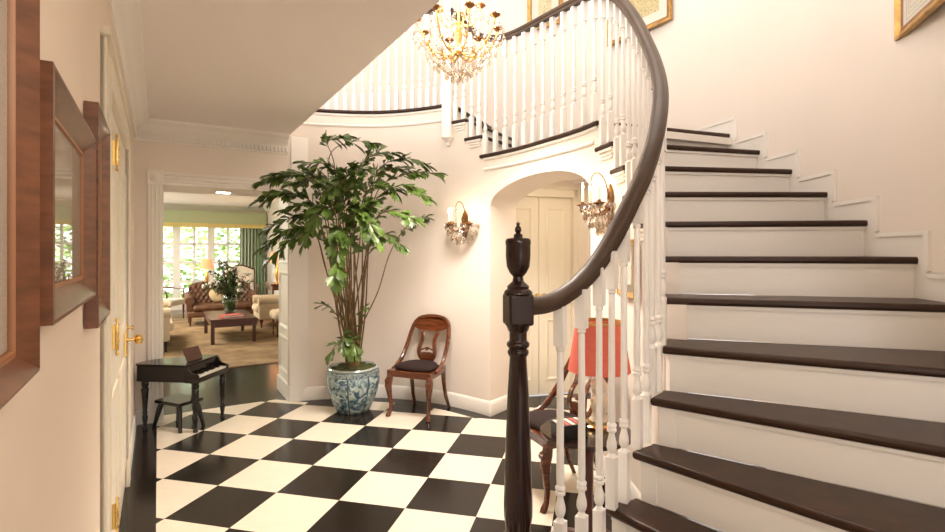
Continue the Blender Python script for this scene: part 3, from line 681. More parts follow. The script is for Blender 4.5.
def sconce_parts(root):
    p = MB(); p.prism([(-.035, -.06), (-.028, -.10), (0, -.12), (.028, -.10), (.035, -.06), (.03, .02), (.042, .06), (.026, .11), (0, .15), (-.026, .11), (-.042, .06), (-.03, .02)], 0, .016, Matrix.Rotation(R(90), 4, 'X')); p.lathe([(.028, 0), (.022, .02), (0, .03)], 12, Matrix.Translation((0, -.014, 0)) @ Matrix.Rotation(R(90), 4, 'X'))
    p.build('backplate', M['bronze'], root, bevel=.004)
    for x, y in ((-.125, -.10), (-.055, -.175), (.105, -.12)):
        a_ = MB(); a_.tube([tuple(q) for q in bez((0, -.02, 0), (x * .4, y * .5, -.09), (x * .95, y, -.06), 10, (x, y, 0))], .006, 8); a_.ball((x * .5, y * .55, -.05), .012, 8)
        candle(a_.build('arm', M['bronze'], root), (x, y, .012), .085)
    hk = MB(); hk.tube([tuple(q) for q in bez((0, -.02, .05), (.03, -.04, .24), (-.03, -.12, .26), 12, (-.035, -.125, .17))], .0045, 8); hk.build('hook', M['bronze'], root)
    strand(root, (-.035, -.125, .17), (-.035, -.125, .02), 0, 10, .007)
    strand(root, (-.035, -.125, .17), (-.11, -.12, .02), .02, 10); strand(root, (-.035, -.125, .17), (.07, -.12, .02), .02, 10)
    for n_, rx, ry, z_, l_ in ((22, .175, .16, .01, .05), (18, .155, .14, -.045, .055), (14, .115, .11, -.095, .055), (8, .06, .06, -.14, .05), (6, .10, .09, .03, .05)):
        for i in range(n_):
            t = PI * (i + .5) / n_; drop(root, (-.01 + rx * math.cos(t), -.03 - ry * math.sin(t), z_ + random.uniform(-.01, .01)), l_, .012)
    for i in range(8):
        t = PI * (i + .5) / 8; strand(root, (-.01 + .165 * math.cos(t), -.03 - .145 * math.sin(t), .0), (-.01 + .03 * math.cos(t), -.03 - .05 * math.sin(t), -.15), .03, 14)
s1 = polar(61.6, Rn(61.6) + .024)
sc = thing('wall_sconce', 'lit crystal wall sconce between the palm and the archway', 'wall light', (*s1, 1.755), R(61.6 - 90), 'crystal wall sconces')
sconce_parts(sc)
s2 = polar(6.3, Rn(6.3) + .024)
dup(sc, (*s2, 1.80), R(6.3 - 90), 'lit crystal wall sconce right of the archway, close to the handrail', 'crystal wall sconces')
for th, z in ((61.6, 1.95), (6.3, 1.99)):
    x, y = polar(th, Rn(th) - .14); lamp('sconce_light', (x, y, z - .02), .3, .06)

# ------------------------------------------------------------------ potted palm
PX, PY = -1.135, 4.90
pot = thing('planter_pot', 'blue and white porcelain pot holding the tall palm', 'pot', (PX, PY, 0))
m_ = MB(); m_.lathe([(0, .002), (.150, .002), (.158, .008), (.168, .03), (.195, .09), (.228, .18), (.246, .26), (.250, .31), (.243, .345)], 40, caps=False); m_.build('body', M['porcelain'], pot)
m_ = MB(); m_.lathe([(.243, .345), (.246, .352), (.243, .385), (.228, .392)], 40, caps=False); m_.build('shoulder_band', M['porcelain_band'], pot)
m_ = MB(); m_.lathe([(.222, .36), (.228, .392), (.236, .398), (.240, .41), (.232, .42), (.215, .42), (.208, .405), (.208, .34)], 40, caps=False); m_.build('rim', M['porcelain_rim'], pot)
m_ = MB(); m_.lathe([(.208, .38), (.20, .40), (.14, .414), (.06, .416), (0, .416)], 30)
for i in range(60):
    a_ = random.random() * 2 * PI; q = .19 * math.sqrt(random.random()); m_.ball((q * math.cos(a_), q * math.sin(a_), 0.417 - .015 * q / .19), random.uniform(.016, .034), 7, sz=.6)
m_.build('moss', M['moss'], pot)
palm = thing('fishtail_palm', 'tall leafy green fishtail palm growing from the porcelain pot', 'plant', (PX, PY, .412))
rl_ = random.Random(11)
def fishtail(mb, p, d, nrm, L):
    """one wedge leaflet: narrow foot, wide jagged end, folded along the middle"""
    s_ = d.cross(nrm).normalized(); u = nrm
    W = L * .36; droop = Vector((0, 0, -1))
    def q(a_, b_, c_): return p + d * (L * a_) + s_ * (W * b_) + u * (L * c_) + droop * (L * .14 * a_ * a_)
    vs = [q(0, 0, 0), q(.30, -.30, .05), q(.34, .0, -.02), q(.30, .28, .05), q(.66, -.78, .09), q(.70, .0, -.02), q(.62, .62, .09), q(.80, -1.05, .08), q(1.02, -.62, .03), q(.86, -.40, .03), q(1.10, -.05, -.03), q(.88, .25, .03), q(.98, .52, .05), q(.74, .86, .08)]
    mb.add(vs, [(0, 1, 2), (0, 2, 3), (1, 4, 5, 2), (2, 5, 6, 3), (4, 7, 8, 9), (4, 9, 5), (5, 9, 10, 11), (5, 11, 6), (6, 11, 12, 13)])
def frond(path, n, L, start=.45, dens=1., r0=.0085):
    pts = catmull(path, 8); N = len(pts) - 1
    lm = MB()
    n = int(n * 1.25)
    for i in range(n):
        t = start + (1 - start) * i / (n - 1); j = t * N; i0 = min(N - 1, int(j)); p = pts[i0].lerp(pts[i0 + 1], j - i0)
        tg = (pts[min(N, i0 + 1)] - pts[max(0, i0 - 1)]).normalized()
        sd_ = tg.cross(Vector((0, 0, 1)))
        if sd_.length < .1: sd_ = Vector((1, 0, 0))
        sd_.normalize(); un = sd_.cross(tg).normalized()
        for sg_ in (-1, 1):
            if rl_.random() > dens: continue
            d = (tg * rl_.uniform(.45, .95) + sd_ * sg_ * rl_.uniform(.3, .95) + un * rl_.uniform(-.45, .5) + Vector((0, 0, rl_.uniform(-.45, .05)))).normalized()
            nr = (un + Vector((rl_.uniform(-.5, .5), -.45 + rl_.uniform(-.4, .4), 0))).normalized(); nr = (nr - d * nr.dot(d)).normalized()
            fishtail(lm, p, d, nr, L * .95 * rl_.uniform(.7, 1.2) * (1.0 - .25 * abs(t - .7)))
    tg = (pts[N] - pts[N - 3]).normalized(); sd_ = tg.cross(Vector((0, 0, 1))).normalized(); fishtail(lm, pts[N], tg, sd_.cross(tg).normalized(), L)
    fo = lm.build('frond', M['leaf'], palm, ang=180)
    sm = MB(); sm.tube([tuple(p) for p in pts], [r0 - (r0 - .0022) * i / N for i in range(N + 1)], 7); sm.build('stalk', M['stalk'], fo)
def W(x, y, z): return Vector((x - PX, y - PY, z - .412))
def up_(i, x, y, zb):
    a_ = i * 2.4; return [W(PX + .055 * math.cos(a_), PY + .05 * math.sin(a_), .42), W(PX + .05 * math.cos(a_) + (x - PX) * .30, PY + .04 * math.sin(a_) + (y - PY) * .3, zb * .5 + .2), W(PX + (x - PX) * .66, PY + (y - PY) * .7, zb)]
# each frond: foot in the pot, then a bare cane, then the leafy rachis out to its tip
LV = (
    ((-1.30, 4.86, 2.30), (-1.36, 4.84, 2.53), (-1.22, 4.84, 2.57), 10, .15, .62, .75),
    ((-1.36, 4.86, 2.36), (-1.14, 4.86, 2.54), (-.95, 4.84, 2.53), 8, .14, .68, .7),
    ((-1.42, 4.72, 2.08), (-1.66, 4.66, 2.20), (-1.84, 4.62, 2.15), 15, .14, .45, 1),
    ((-1.44, 4.62, 1.94), (-1.66, 4.55, 2.03), (-1.82, 4.50, 1.97), 15, .14, .45, 1),
    ((-1.42, 4.72, 1.80), (-1.64, 4.70, 1.82), (-1.83, 4.66, 1.72), 15, .13, .45, 1),
    ((-1.40, 4.52, 1.70), (-1.62, 4.46, 1.68), (-1.78, 4.42, 1.56), 14, .13, .45, 1),
    ((-1.36, 4.44, 1.66), (-1.54, 4.38, 1.60), (-1.68, 4.34, 1.46), 12, .13, .45, 1),
    ((-1.42, 4.80, 2.16), (-1.62, 4.80, 2.25), (-1.84, 4.78, 2.22), 13, .13, .45, 1),
    ((-.88, 4.76, 2.06), (-.60, 4.72, 2.22), (-.34, 4.68, 2.22), 14, .12, .50, .9),
    ((-.90, 4.76, 2.20), (-.66, 4.72, 2.36), (-.44, 4.70, 2.30), 14, .13, .45, 1),
    ((-.88, 4.62, 1.95), (-.62, 4.58, 2.10), (-.42, 4.54, 2.00), 14, .13, .45, 1),
    ((-.86, 4.52, 1.78), (-.68, 4.46, 1.86), (-.50, 4.42, 1.78), 13, .12, .45, 1),
    ((-.76, 4.76, 1.50), (-.60, 4.74, 1.74), (-.44, 4.70, 1.82), 11, .10, .58, .8),
    ((-1.08, 4.74, 2.16), (-.92, 4.68, 2.38), (-.74, 4.66, 2.40), 13, .13, .45, 1),
    ((-1.14, 4.56, 2.00), (-1.08, 4.46, 2.20), (-.94, 4.40, 2.22), 13, .13, .45, 1),
    ((-1.24, 4.56, 1.96), (-1.36, 4.46, 2.14), (-1.52, 4.42, 2.10), 13, .13, .45, 1),
    ((-1.22, 4.76, 2.14), (-1.32, 4.72, 2.30), (-1.52, 4.70, 2.32), 13, .12, .45, 1),
    ((-1.12, 4.50, 1.66), (-1.14, 4.38, 1.64), (-1.14, 4.32, 1.32), 15, .15, .40, 1),
    ((-1.20, 4.46, 1.86), (-1.30, 4.34, 1.84), (-1.38, 4.28, 1.62), 13, .14, .42, 1),
    ((-1.02, 4.48, 1.82), (-.92, 4.36, 1.84), (-.82, 4.30, 1.64), 13, .14, .42, 1),
    ((-1.00, 4.70, 1.98), (-.86, 4.62, 2.10), (-.70, 4.58, 2.06), 13, .13, .40, 1),
    ((-1.26, 4.64, 1.78), (-1.42, 4.52, 1.92), (-1.60, 4.46, 1.88), 13, .13, .40, 1),
    ((-1.06, 4.50, 1.62), (-.98, 4.40, 1.86), (-.90, 4.34, 1.92), 13, .13, .40, 1),
    ((-1.16, 4.72, 1.90), (-1.20, 4.62, 2.06), (-1.34, 4.58, 2.12), 13, .13, .40, 1),
    ((-.92, 4.62, 1.56), (-.78, 4.52, 1.66), (-.64, 4.48, 1.58), 12, .12, .42, 1),
    ((-1.30, 4.56, 1.58), (-1.46, 4.46, 1.72), (-1.62, 4.40, 1.68), 12, .12, .42, 1),
    ((-.98, 4.82, 2.12), (-.78, 4.80, 2.28), (-.58, 4.78, 2.26), 13, .12, .42, 1),
    ((-1.28, 4.84, 2.06), (-1.42, 4.82, 2.20), (-1.62, 4.80, 2.16), 13, .12, .42, 1),
    ((-1.10, 4.60, 2.04), (-1.14, 4.50, 2.14), (-1.22, 4.40, 2.02), 11, .13, .45, 1))
for i, (a_, b_, c_, n, L, st_, de) in enumerate(LV):
    frond(up_(i, a_[0], a_[1], min(1.55, a_[2] - .38)) + [W(*a_), W(*b_), W(*c_)], n, L, st_ + .12, de)
for x0, path, n, L in ((-1.16, ((-1.22, 4.82, .80), (-1.30, 4.76, .98), (-1.36, 4.72, 1.02)), 5, .10), (-1.09, ((-1.06, 4.80, .75), (-1.02, 4.74, .95), (-.98, 4.70, 1.0)), 4, .08), (-1.15, ((-1.18, 4.80, .55), (-1.24, 4.72, .66), (-1.28, 4.68, .58)), 6, .10), (-1.12, ((-1.12, 4.78, .60), (-1.10, 4.70, .72), (-1.06, 4.66, .62)), 6, .10), (-1.16, ((-1.16, 4.76, .60), (-1.18, 4.68, .74), (-1.16, 4.64, .66)), 5, .10)):
    frond([W(x0, PY - .02, .42)] + [W(*q) for q in path], n, L, .4, .9, .006)

# ------------------------------------------------------------------ side chairs (front towards +y)
def make_chair(name, label, loc, rz):
    c_ = thing(name, label, 'chair', loc, rz, 'mahogany side chairs')
    seat = [(-.235, .205), (.235, .205), (.225, .05), (.195, -.19), (-.195, -.19), (-.225, .05)]
    m_ = MB(); m_.prism(seat, .375, .435); m_.build('seat_frame', M['mahog'], c_, bevel=.006)
    ins = [(x * .93, y * .93) for x, y in seat]
    rings = []
    for z, k in ((.43, 1.), (.452, 1.0), (.474, .93), (.488, .75), (.494, .4)): rings.append([(x * k, y * k + .004, z) for x, y in ins])
    m_ = MB(); m_.loft(rings); m_.build('seat_cushion', M['seat'], c_, sub=1, ang=80)
    for sx in (-1, 1):
        l_ = MB(); l_.tube([(sx * .205, .178, .40), (sx * .215, .192, .34), (sx * .218, .205, .29), (sx * .208, .196, .20), (sx * .200, .182, .11), (sx * .203, .190, .05), (sx * .212, .212, .018), (sx * .214, .222, 0)], [.030, .034, .033, .023, .018, .017, .022, .020], 10)
        l_.lathe([(.024, -.022), (.024, .022)], 12, Matrix.Translation((sx * .214, .215, .335)) @ Matrix.Rotation(R(90), 4, 'Y'))
        l_.build('front_leg', M['mahog'], c_)
        l_ = MB(); l_.tube([(sx * .175, -.165, .40), (sx * .178, -.175, .28), (sx * .185, -.205, .13), (sx * .195, -.265, 0)], [.024, .022, .019, .016], 8, sq=(1, .85)); l_.build('rear_leg', M['mahog'], c_)
    half = [(.228, .10, .425), (.232, .02, .448), (.228, -.07, .51), (.222, -.155, .62), (.212, -.215, .73), (.192, -.258, .82), (.145, -.285, .873), (.075, -.298, .893), (0, -.302, .898)]
    path = catmull(half + [(-x, y, z) for x, y, z in half[-2::-1]], 4)
    rings = []
    for i, p in enumerate(path):
        t = (path[min(i + 1, len(path) - 1)] - path[max(0, i - 1)]).normalized(); rad = Vector((p.x, -.05 if abs(p.x) < .2 else 0, (p.z - .62) * .9))
        n_ = (rad - t * rad.dot(t)).normalized(); b_ = t.cross(n_)
        rings.append([tuple(p + n_ * u * .017 + b_ * v * .019) for u, v in ((-1, -.6), (-.6, -1), (.6, -1), (1, -.6), (1, .6), (.6, 1), (-.6, 1), (-1, .6))])
    m_ = MB(); m_.loft(rings); m_.build('back_frame', M['mahog'], c_)
    # crest board filling the top of the arch
    def bk(x, z): return -.165 - .145 * min(1.2, max(0, (z - .60) / .28)) + .10 * x * x / .04 * .25
    def board(cols, nm, th=.014):
        mb = MB(); rings_ = []
        for z, xs in cols: rings_.append([(x, bk(x, z) + th / 2, z) for x in xs] + [(x, bk(x, z) - th / 2, z) for x in reversed(xs)])
        mb.loft(rings_); mb.build(nm, M['mahog'], c_)
    board([(z, [w_ * (i / 8 - .5) for i in range(9)]) for z, w_ in ((.755, .16), (.765, .25), (.785, .36), (.81, .39), (.835, .37), (.86, .31), (.88, .19))], 'crest')
    # lyre splat: two curved sides joined top and bottom
    for sx in (-1, 1):
        ln = [(.040, .43), (.052, .47), (.078, .51), (.088, .56), (.078, .62), (.068, .67), (.078, .72), (.094, .745)]
        m_ = MB(); pt = catmull([(sx * x, bk(x, z) + .004, z) for x, z in ln], 4)
        rr = [tuple((p + Vector((u * .021, v * .007, 0)))[:]) for p in pt for u, v in ()]
        rings_ = [[(p.x + u * .020, p.y + v * .007, p.z) for u, v in ((-1, -1), (1, -1), (1, 1), (-1, 1))] for p in pt]
        m_.loft(rings_); m_.build('lyre_side', M['mahog'], c_, bevel=.003)
    board([(.43, [-.055, 0, .055]), (.46, [-.06, 0, .06]), (.50, [-.085, 0, .085]), (.545, [-.075, 0, .075]), (.555, [-.03, 0, .03])], 'splat')
    m_ = MB(); m_.lathe([(0, -.012), (.014, -.012), (.016, 0), (.014, .012), (0, .012)], 12, Matrix.Translation((0, bk(0, .60) + .002, .585)) @ Matrix.Rotation(R(90), 4, 'X')); m_.tube([(-.07, bk(.07, .6), .575), (0, bk(0, .6), .60), (.07, bk(.07, .6), .575)], .008, 6); m_.build('rosette', M['mahog'], c_)
    return c_
chair = make_chair('side_chair', 'mahogany lyre back chair with dark seat standing beside the porcelain pot', (-.50, 4.82, 0), R(157)); chair.scale = (.97, .97, .97)
dup(chair, (.525, 3.235, 0), R(112), 'mahogany lyre back chair with dark seat behind the round table', 'mahogany side chairs')

# ------------------------------------------------------------------ round table, lamp, box
TX, TY = .575, 2.60
tb = thing('round_table', 'small round dark wood pedestal table behind the white balusters', 'table', (TX, TY, 0))
m_ = MB(); m_.lathe([(0, .572), (.19, .572), (.222, .580), (.232, .588), (.232, .596), (.226, .602), (0, .602)], 40); m_.build('tabletop', M['newel'], tb)
m_ = MB(); m_.lathe([(.09, .03), (.09, .05), (.05, .07), (.036, .10), (.034, .30), (.036, .45), (.045, .50), (.06, .54), (.08, .572)], 20); m_.build('pedestal', M['redwood'], tb)
for i in range(3):
    a_ = i * 2 * PI / 3 + .5; m_ = MB(); m_.tube([(.03 * math.cos(a_), .03 * math.sin(a_), .07), (.11 * math.cos(a_), .11 * math.sin(a_), .06), (.18 * math.cos(a_), .18 * math.sin(a_), .022), (.205 * math.cos(a_), .205 * math.sin(a_), .014)], [.024, .022, .016, .014], 8); m_.build('foot', M['redwood'], tb)
lx, ly = .655, 2.665
lp = thing('table_lamp', 'table lamp with coral red pleated shade and carved cream base', 'lamp', (lx, ly, .602))
m_ = MB(); m_.lathe([(0, 0), (.085, 0), (.085, .012), (.074, .018), (.070, .024), (0, .024)], 28); m_.build('base', M['brass'], lp)
m_ = MB(); prof = [(.045, .024), (.052, .035), (.040, .05), (.034, .07), (.044, .10), (.046, .13), (.036, .15), (.030, .165), (.040, .19), (.042, .215), (.032, .235), (.022, .25), (.030, .268), (.024, .285), (.010, .29)]
m_.lathe(prof, 20)
for i in range(26):
    a_ = rl_.random() * 2 * PI; z_ = rl_.uniform(.06, .25); m_.ball((.036 * math.cos(a_), .036 * math.sin(a_), z_), rl_.uniform(.008, .015), 7)
m_.build('column', M['ceramic'], lp)
m_ = MB(); rings = []
for r_, z_ in ((.158, .288), (.157, .292), (.118, .535), (.117, .54), (.1155, .535), (.155, .292)):
    rings.append([(r_ * (1 + .006 * (i % 2)) * math.cos(2 * PI * i / 96), r_ * (1 + .006 * (i % 2)) * math.sin(2 * PI * i / 96), z_) for i in range(96)])
m_.loft(rings, closed=True); sh = m_.build('lamp_shade', M['shade_red'], lp, ang=60)
m_ = MB(); m_.lathe([(.1185, .530), (.121, .533), (.121, .542), (.1185, .545), (.116, .54), (.116, .532)], 48, caps=False); m_.build('trim_band', M['gilt'], sh)
m_ = MB(); m_.lathe([(.006, .285), (.006, .55), (.012, .556), (.008, .57), (0, .575)], 10); m_.tube([(-.117, 0, .535), (0, 0, .54), (.117, 0, .535)], .002, 5); m_.tube([(0, -.117, .535), (0, 0, .54), (0, .117, .535)], .002, 5); m_.build('harp_finial', M['brass'], lp)
bx = thing('box', 'small black box with coral and cream striped lid on the round table', 'box', (.475, 2.53, .602), R(20))
m_ = MB(); m_.bb(-.075, .075, -.05, .05, 0, .05); m_.build('body', M['box_black'], bx, bevel=.003)
m_ = MB(); m_.bb(-.079, .079, -.054, .054, .052, .066); lid = m_.build('lid', M['box_black'], bx, bevel=.003)
for i in range(5):
    m_ = MB(); m_.bb(-.068 + i * .029, -.05 + i * .029, -.046, .046, .0655, .0675); m_.build('stripe', M['mat_board'] if i % 2 == 0 else M['coral_card'], lid)

# ------------------------------------------------------------------ child's grand piano and stool
pi_ = thing('toy_grand_piano', "black child size grand piano standing beside the doorway", 'piano', (-2.265, 4.245, 0), R(-6)); pi_.scale = (1.04, 1.06, 1.05)
out = [(-.10, 0), (-.52, 0), (-.545, .03), (-.54, .10)] + [tuple(p)[:2] for p in bez((-.52, .16, 0), (-.47, .25, 0), (-.36, .28, 0), 5, (-.32, .42, 0))] + [(-.10, .42)]
m_ = MB(); m_.prism(out, .40, .525); bd = m_.build('case', M['black'], pi_, bevel=.003)
lid_ = [(x * 1.02 + .002, (y - .21) * 1.02 + .21) for x, y in out]
m_ = MB(); m_.prism(lid_, .527, .539); m_.build('lid', M['black'], pi_, bevel=.003)
m_ = MB(); m_.bb(-.115, .0, .0, .42, .395, .435); m_.build('key_bed', M['black'], pi_, bevel=.004)
for y0 in (0, .402):
    m_ = MB(); m_.prism([(-.10, .435), (-.10, .525), (-.088, .525), (-.078, .500), (-.06, .478), (-.03, .470), (-.004, .462), (.006, .450), (.0, .435)], -.018, 0, Matrix.Translation((0, y0, 0)) @ Matrix.Rotation(R(90), 4, 'X')); m_.build('key_cheek', M['black'], pi_, bevel=.003)
for i in range(18):
    m_ = MB(); y0 = .021 + i * .021; m_.bb(-.09, -.012, y0, y0 + .0198, .436, .447); m_.build('white_key', M['ivory'], pi_)
for i in range(17):
    if i % 7 in (2, 6): continue
    m_ = MB(); y0 = .036 + i * .021; m_.bb(-.09, -.045, y0, y0 + .011, .447, .455); m_.build('black_key', M['black'], pi_)
m_ = MB(); m_.box((0, 0, .055), (.012, .19, .11), Matrix.Translation((-.16, .20, .541)) @ Matrix.Rotation(R(-24), 4, 'Y')); m_.build('music_stand', M['redwood'], pi_, bevel=.003)
for x, y in ((-.04, .03), (-.04, .39), (-.49, .05), (-.29, .375)):
    m_ = MB(); T = Matrix.Translation((x, y, 0)); m_.lathe([(.014, 0), (.019, .006), (.019, .02), (.012, .03), (.014, .05), (.021, .10), (.015, .13), (.021, .14), (.015, .15), (.018, .19), (.026, .30), (.029, .33), (.020, .345), (.027, .355), (.027, .40)], 14, T); m_.build('leg', M['black'], pi_)
stl = thing('piano_stool', 'small black splay legged stool tucked under the child size piano', 'stool', (-2.525, 4.43, 0), R(-24)); stl.scale = (1.15, 1.1, 1.1)
m_ = MB(); m_.bb(-.135, .135, -.105, .105, .195, .22); m_.build('seat', M['black'], stl, bevel=.006)
for sx in (-1, 1):
    for sy in (-1, 1):
        m_ = MB(); m_.tube([(sx * .095, sy * .07, .196), (sx * .11, sy * .08, .15), (sx * .13, sy * .092, .06), (sx * .145, sy * .10, 0)], [.018, .020, .015, .013], 10); m_.build('leg', M['black'], stl)

# downlight let into the soffit of the doorway
dl_ = thing('recessed_downlight', 'small square lit downlight set in the top of the doorway', 'light', tuple(H(.555, 5.68, OPH)), HA)
m_ = MB()
for x0, x1, y0, y1 in ((-.075, .075, -.075, -.06), (-.075, .075, .06, .075), (-.075, -.06, -.06, .06), (.06, .075, -.06, .06)): m_.bb(x0, x1, y0, y1, -.008, .0)
m_.build('trim_ring', M['trim'], dl_)
m_ = MB(); m_.bb(-.06, .06, -.06, .06, -.005, -.001); m_.build('lens', M['lamp_lens'], dl_)

# ------------------------------------------------------------------ living room
LS0, LS1, LP0, LP1, LZ = SR + .61, 15.4, -2.6, 2.60, 2.75
w = MB(); w.bb(LP0, PW, LS0, LS0 + .0, 0, LZ, MH) if False else None
w = MB(); w.bb(LP0 - .1, LP0, LS0 - .1, LS1, 0, LZ, MH); struct(w, 'wall_living_left', M['wall_green'])
w = MB(); w.bb(LP1, LP1 + .1, LS0 + 1.6, LS1 + .1, 0, LZ, MH); struct(w, 'wall_living_right', M['wall'])
w = MB(); w.bb(LP0, PW - .0, LS0 - .12, LS0, 0, LZ, MH); w.bb(PW, OP1 + .25, LS0 - .1, LS0 - .0005, ZC, LZ, MH); struct(w, 'wall_living_front', M['wall'])
WX0, WX1, WZ0, WZ1 = -1.2, 2.02, .12, 2.30
w = MB(); w.bb(LP0, WX0, LS1, LS1 + .15, 0, LZ, MH); w.bb(WX1, LP1, LS1, LS1 + .15, 0, LZ, MH); w.bb(WX0, WX1, LS1, LS1 + .15, 0, WZ0, MH); w.bb(WX0, WX1, LS1, LS1 + .15, WZ1, LZ, MH); struct(w, 'wall_living_far', M['wall'])
c = MB(); c.bb(LP0 - .1, LP1 + .1, LS0, LS1 + .1, LZ, LZ + .1, MH); struct(c, 'ceiling', M['ceil'])
t = MB(); t.sweep([(-u, z) for u, z in cr], [(*tuple(H(*q))[:2], LZ - .11) for q in ((LP0, LS0 + .1), (LP0, LS1), (LP1, LS1), (LP1, LS0 + 2))]); struct(t, 'trim_10', M['trim'])
nw_ = 4; cw = (WX1 - WX0) / nw_
for i in range(nw_):
    x0 = WX0 + i * cw; x1 = x0 + cw; fm_ = MB(); yy = (LS1 + .03, LS1 + .09)
    for a_, b_, z0, z1 in ((x0, x0 + .085, WZ0, WZ1), (x1 - .085, x1, WZ0, WZ1), (x0, x1, WZ0, WZ0 + .12), (x0, x1, WZ1 - .09, WZ1)): fm_.bb(a_, b_, *yy, z0, z1, MH)
    wo = struct(fm_, 'window_%d' % (i + 1), M['trim'])
    mu_ = MB(); xm = (x0 + x1) / 2; mu_.bb(xm - .028, xm + .028, LS1 + .045, LS1 + .075, WZ0, WZ1, MH)
    for k in range(1, 4): z_ = WZ0 + .12 + (WZ1 - WZ0 - .21) * k / 4; mu_.bb(x0, x1, LS1 + .045, LS1 + .075, z_ - .032, z_ + .032, MH)
    mu_.build('muntins', M['trim'], wo)
    g = MB(); g.bb(x0 + .08, x1 - .08, LS1 + .058, LS1 + .062, WZ0 + .1, WZ1 - .08, MH); g.build('pane', M['glass'], wo, flat=True)
# garden
hd = MB(); rh = random.Random(5)
for i in range(9000):
    x_, z_ = rh.uniform(-4.2, 6.5), rh.uniform(0, 5.2); y_ = 18.3 + .5 * math.sin(x_ * 2.1) * math.cos(z_ * 1.7) + rh.uniform(-.35, .35); s_ = rh.uniform(.06, .13)
    T = MH @ Matrix.Translation((x_, y_, z_)) @ Matrix.Rotation(rh.uniform(0, 6.3), 4, 'Z') @ Matrix.Rotation(rh.uniform(.3, 1.9), 4, 'X')
    hd.add([(-s_, 0, 0), (0, -s_ * .5, .01), (s_, 0, 0), (0, s_ * .5, .01)], [(0, 1, 2, 3)], T)
ho = hd.build('hedge', M['hedge'], None, flat=True, kind='stuff'); tag(ho, 'sunlit green hedge in the garden beyond the windows', 'hedge')
g = MB(); g.bb(-5, 7, LS1 + .2, 22, -.06, -.02, MH); struct(g, 'ground', M['gravel'])
# curtain and valance
cu = thing('curtain', 'green striped curtain hanging at the right end of the windows', 'curtain', tuple(H(2.22, LS1 - .12, 0)), HA)
m_ = MB(); n_ = 90; rings = []
for z_, k in ((.01, 1.), (1.2, .96), (2.20, .93)):
    rings.append([(k * .34 * (2 * i / n_ - 1), .045 * math.sin(i / n_ * 2 * PI * 8) - .02, z_) for i in range(n_ + 1)] + [(k * .34 * (2 * i / n_ - 1), .045 * math.sin(i / n_ * 2 * PI * 8) + .0, z_) for i in range(n_, -1, -1)])
m_.loft(rings); m_.build('drape', M['curtain'], cu, ang=60)
va = thing('valance', 'pale green silk valance with yellow border above the windows', 'valance', tuple(H(.60, LS1, 2.15)), HA)
m_ = MB(); m_.bb(-2.1, 1.97, -.24, -.002, .10, .43); m_.build('pelmet', M['silk'], va, bevel=.01)
m_ = MB(); m_.bb(-2.1, 1.97, -.255, -.225, 0, .11); m_.build('border', M['fringe'], va, bevel=.004)
# rug
rg = MB(); rg.bb(-1.0, 2.35, 7.35, 14.2, .0, .012, MH); ro_ = rg.build('rug', M['rug'], None); tag(ro_, 'large worn beige patterned rug on the living room floor', 'rug')

def L(p, s, z=.012): return tuple(H(p, s, z))
def turned_leg(par, x, y, h, m, r=.022, cast=True):
    q = MB(); q.lathe([(r * .5, 0), (r * .7, h * .08), (r * .5, h * .2), (r * .75, h * .5), (r, h * .8), (r, h)], 10, Matrix.Translation((x, y, 0))); return q.build('leg', m, par)
# tufted leather loveseat, front towards -y
lv = thing('loveseat', 'button tufted tan leather loveseat behind the coffee table', 'sofa', L(1.15, 12.10), HA)
m_ = MB(); m_.bb(-.66, .66, -.36, .36, .17, .30); m_.build('base', M['leather'], lv, bevel=.04, segs=3)
m_ = MB(); m_.bb(-.56, .56, -.40, .24, .29, .42); m_.build('seat_cushion', M['leather'], lv, bevel=.06, segs=4)
m_ = MB(); nx, nz = 46, 16; vs = []; 
for j in range(nz + 1):
    for i in range(nx + 1):
        u = i / nx; x = -.60 + 1.2 * u; z = .38 + .40 * j / nz
        hump = .08 * abs(math.sin(2 * PI * u)) ** .7 * (j / nz) ** 2
        tf = abs(math.sin(u * PI * 12 + (j / nz) * PI * 3)) * abs(math.sin(u * PI * 12 - (j / nz) * PI * 3))
        vs.append((x, .24 + .10 * j / nz - .055 * math.sqrt(tf) - (.0 if j < nz else -.06) - .05 * (abs(2 * u - 1) ** 4), z + hump))
nb_ = len(vs)
for j in range(nz + 1):
    for i in range(nx + 1):
        v = vs[j * (nx + 1) + i]; vs.append((v[0], .40, v[2]))
fs = []
for j in range(nz):
    for i in range(nx):
        a_ = j * (nx + 1) + i; fs += [(a_, a_ + 1, a_ + nx + 2, a_ + nx + 1), (nb_ + a_, nb_ + a_ + nx + 1, nb_ + a_ + nx + 2, nb_ + a_ + 1)]
for i in range(nx):
    a_ = nz * (nx + 1) + i; fs += [(a_, a_ + 1, nb_ + a_ + 1, nb_ + a_), (i, nb_ + i, nb_ + i + 1, i + 1)]
for j in range(nz):
    for i in (0, nx):
        a_ = j * (nx + 1) + i; fs.append((a_, a_ + nx + 1, nb_ + a_ + nx + 1, nb_ + a_))
m_.add(vs, fs); m_.build('backrest', M['leather'], lv, ang=70)
for sx in (-1, 1):
    m_ = MB(); m_.loft([[(sx * (.61 + .085 * math.cos(t * PI / 6) * (1 if y < .1 else .9)), y, zc + .085 * math.sin(t * PI / 6)) for t in range(12)] for y, zc in ((-.34, .50), (-.30, .515), (.0, .53), (.30, .58))]); m_.bb(sx * .57, sx * .66, -.33, .33, .25, .52); m_.build('arm', M['leather'], lv, ang=60)
    for y in (-.32, .32): turned_leg(lv, sx * .60, y, .18, M['redwood'], .026)
cs = MB(); cs.loft([[(.16 * k * math.cos(t * PI / 4 + PI / 4) * 1.2, y, .17 * k * math.sin(t * PI / 4 + PI / 4) * 1.2) for t in range(8)] for y, k in ((-.06, .55), (-.035, .9), (0, 1.), (.035, .9), (.06, .55))])
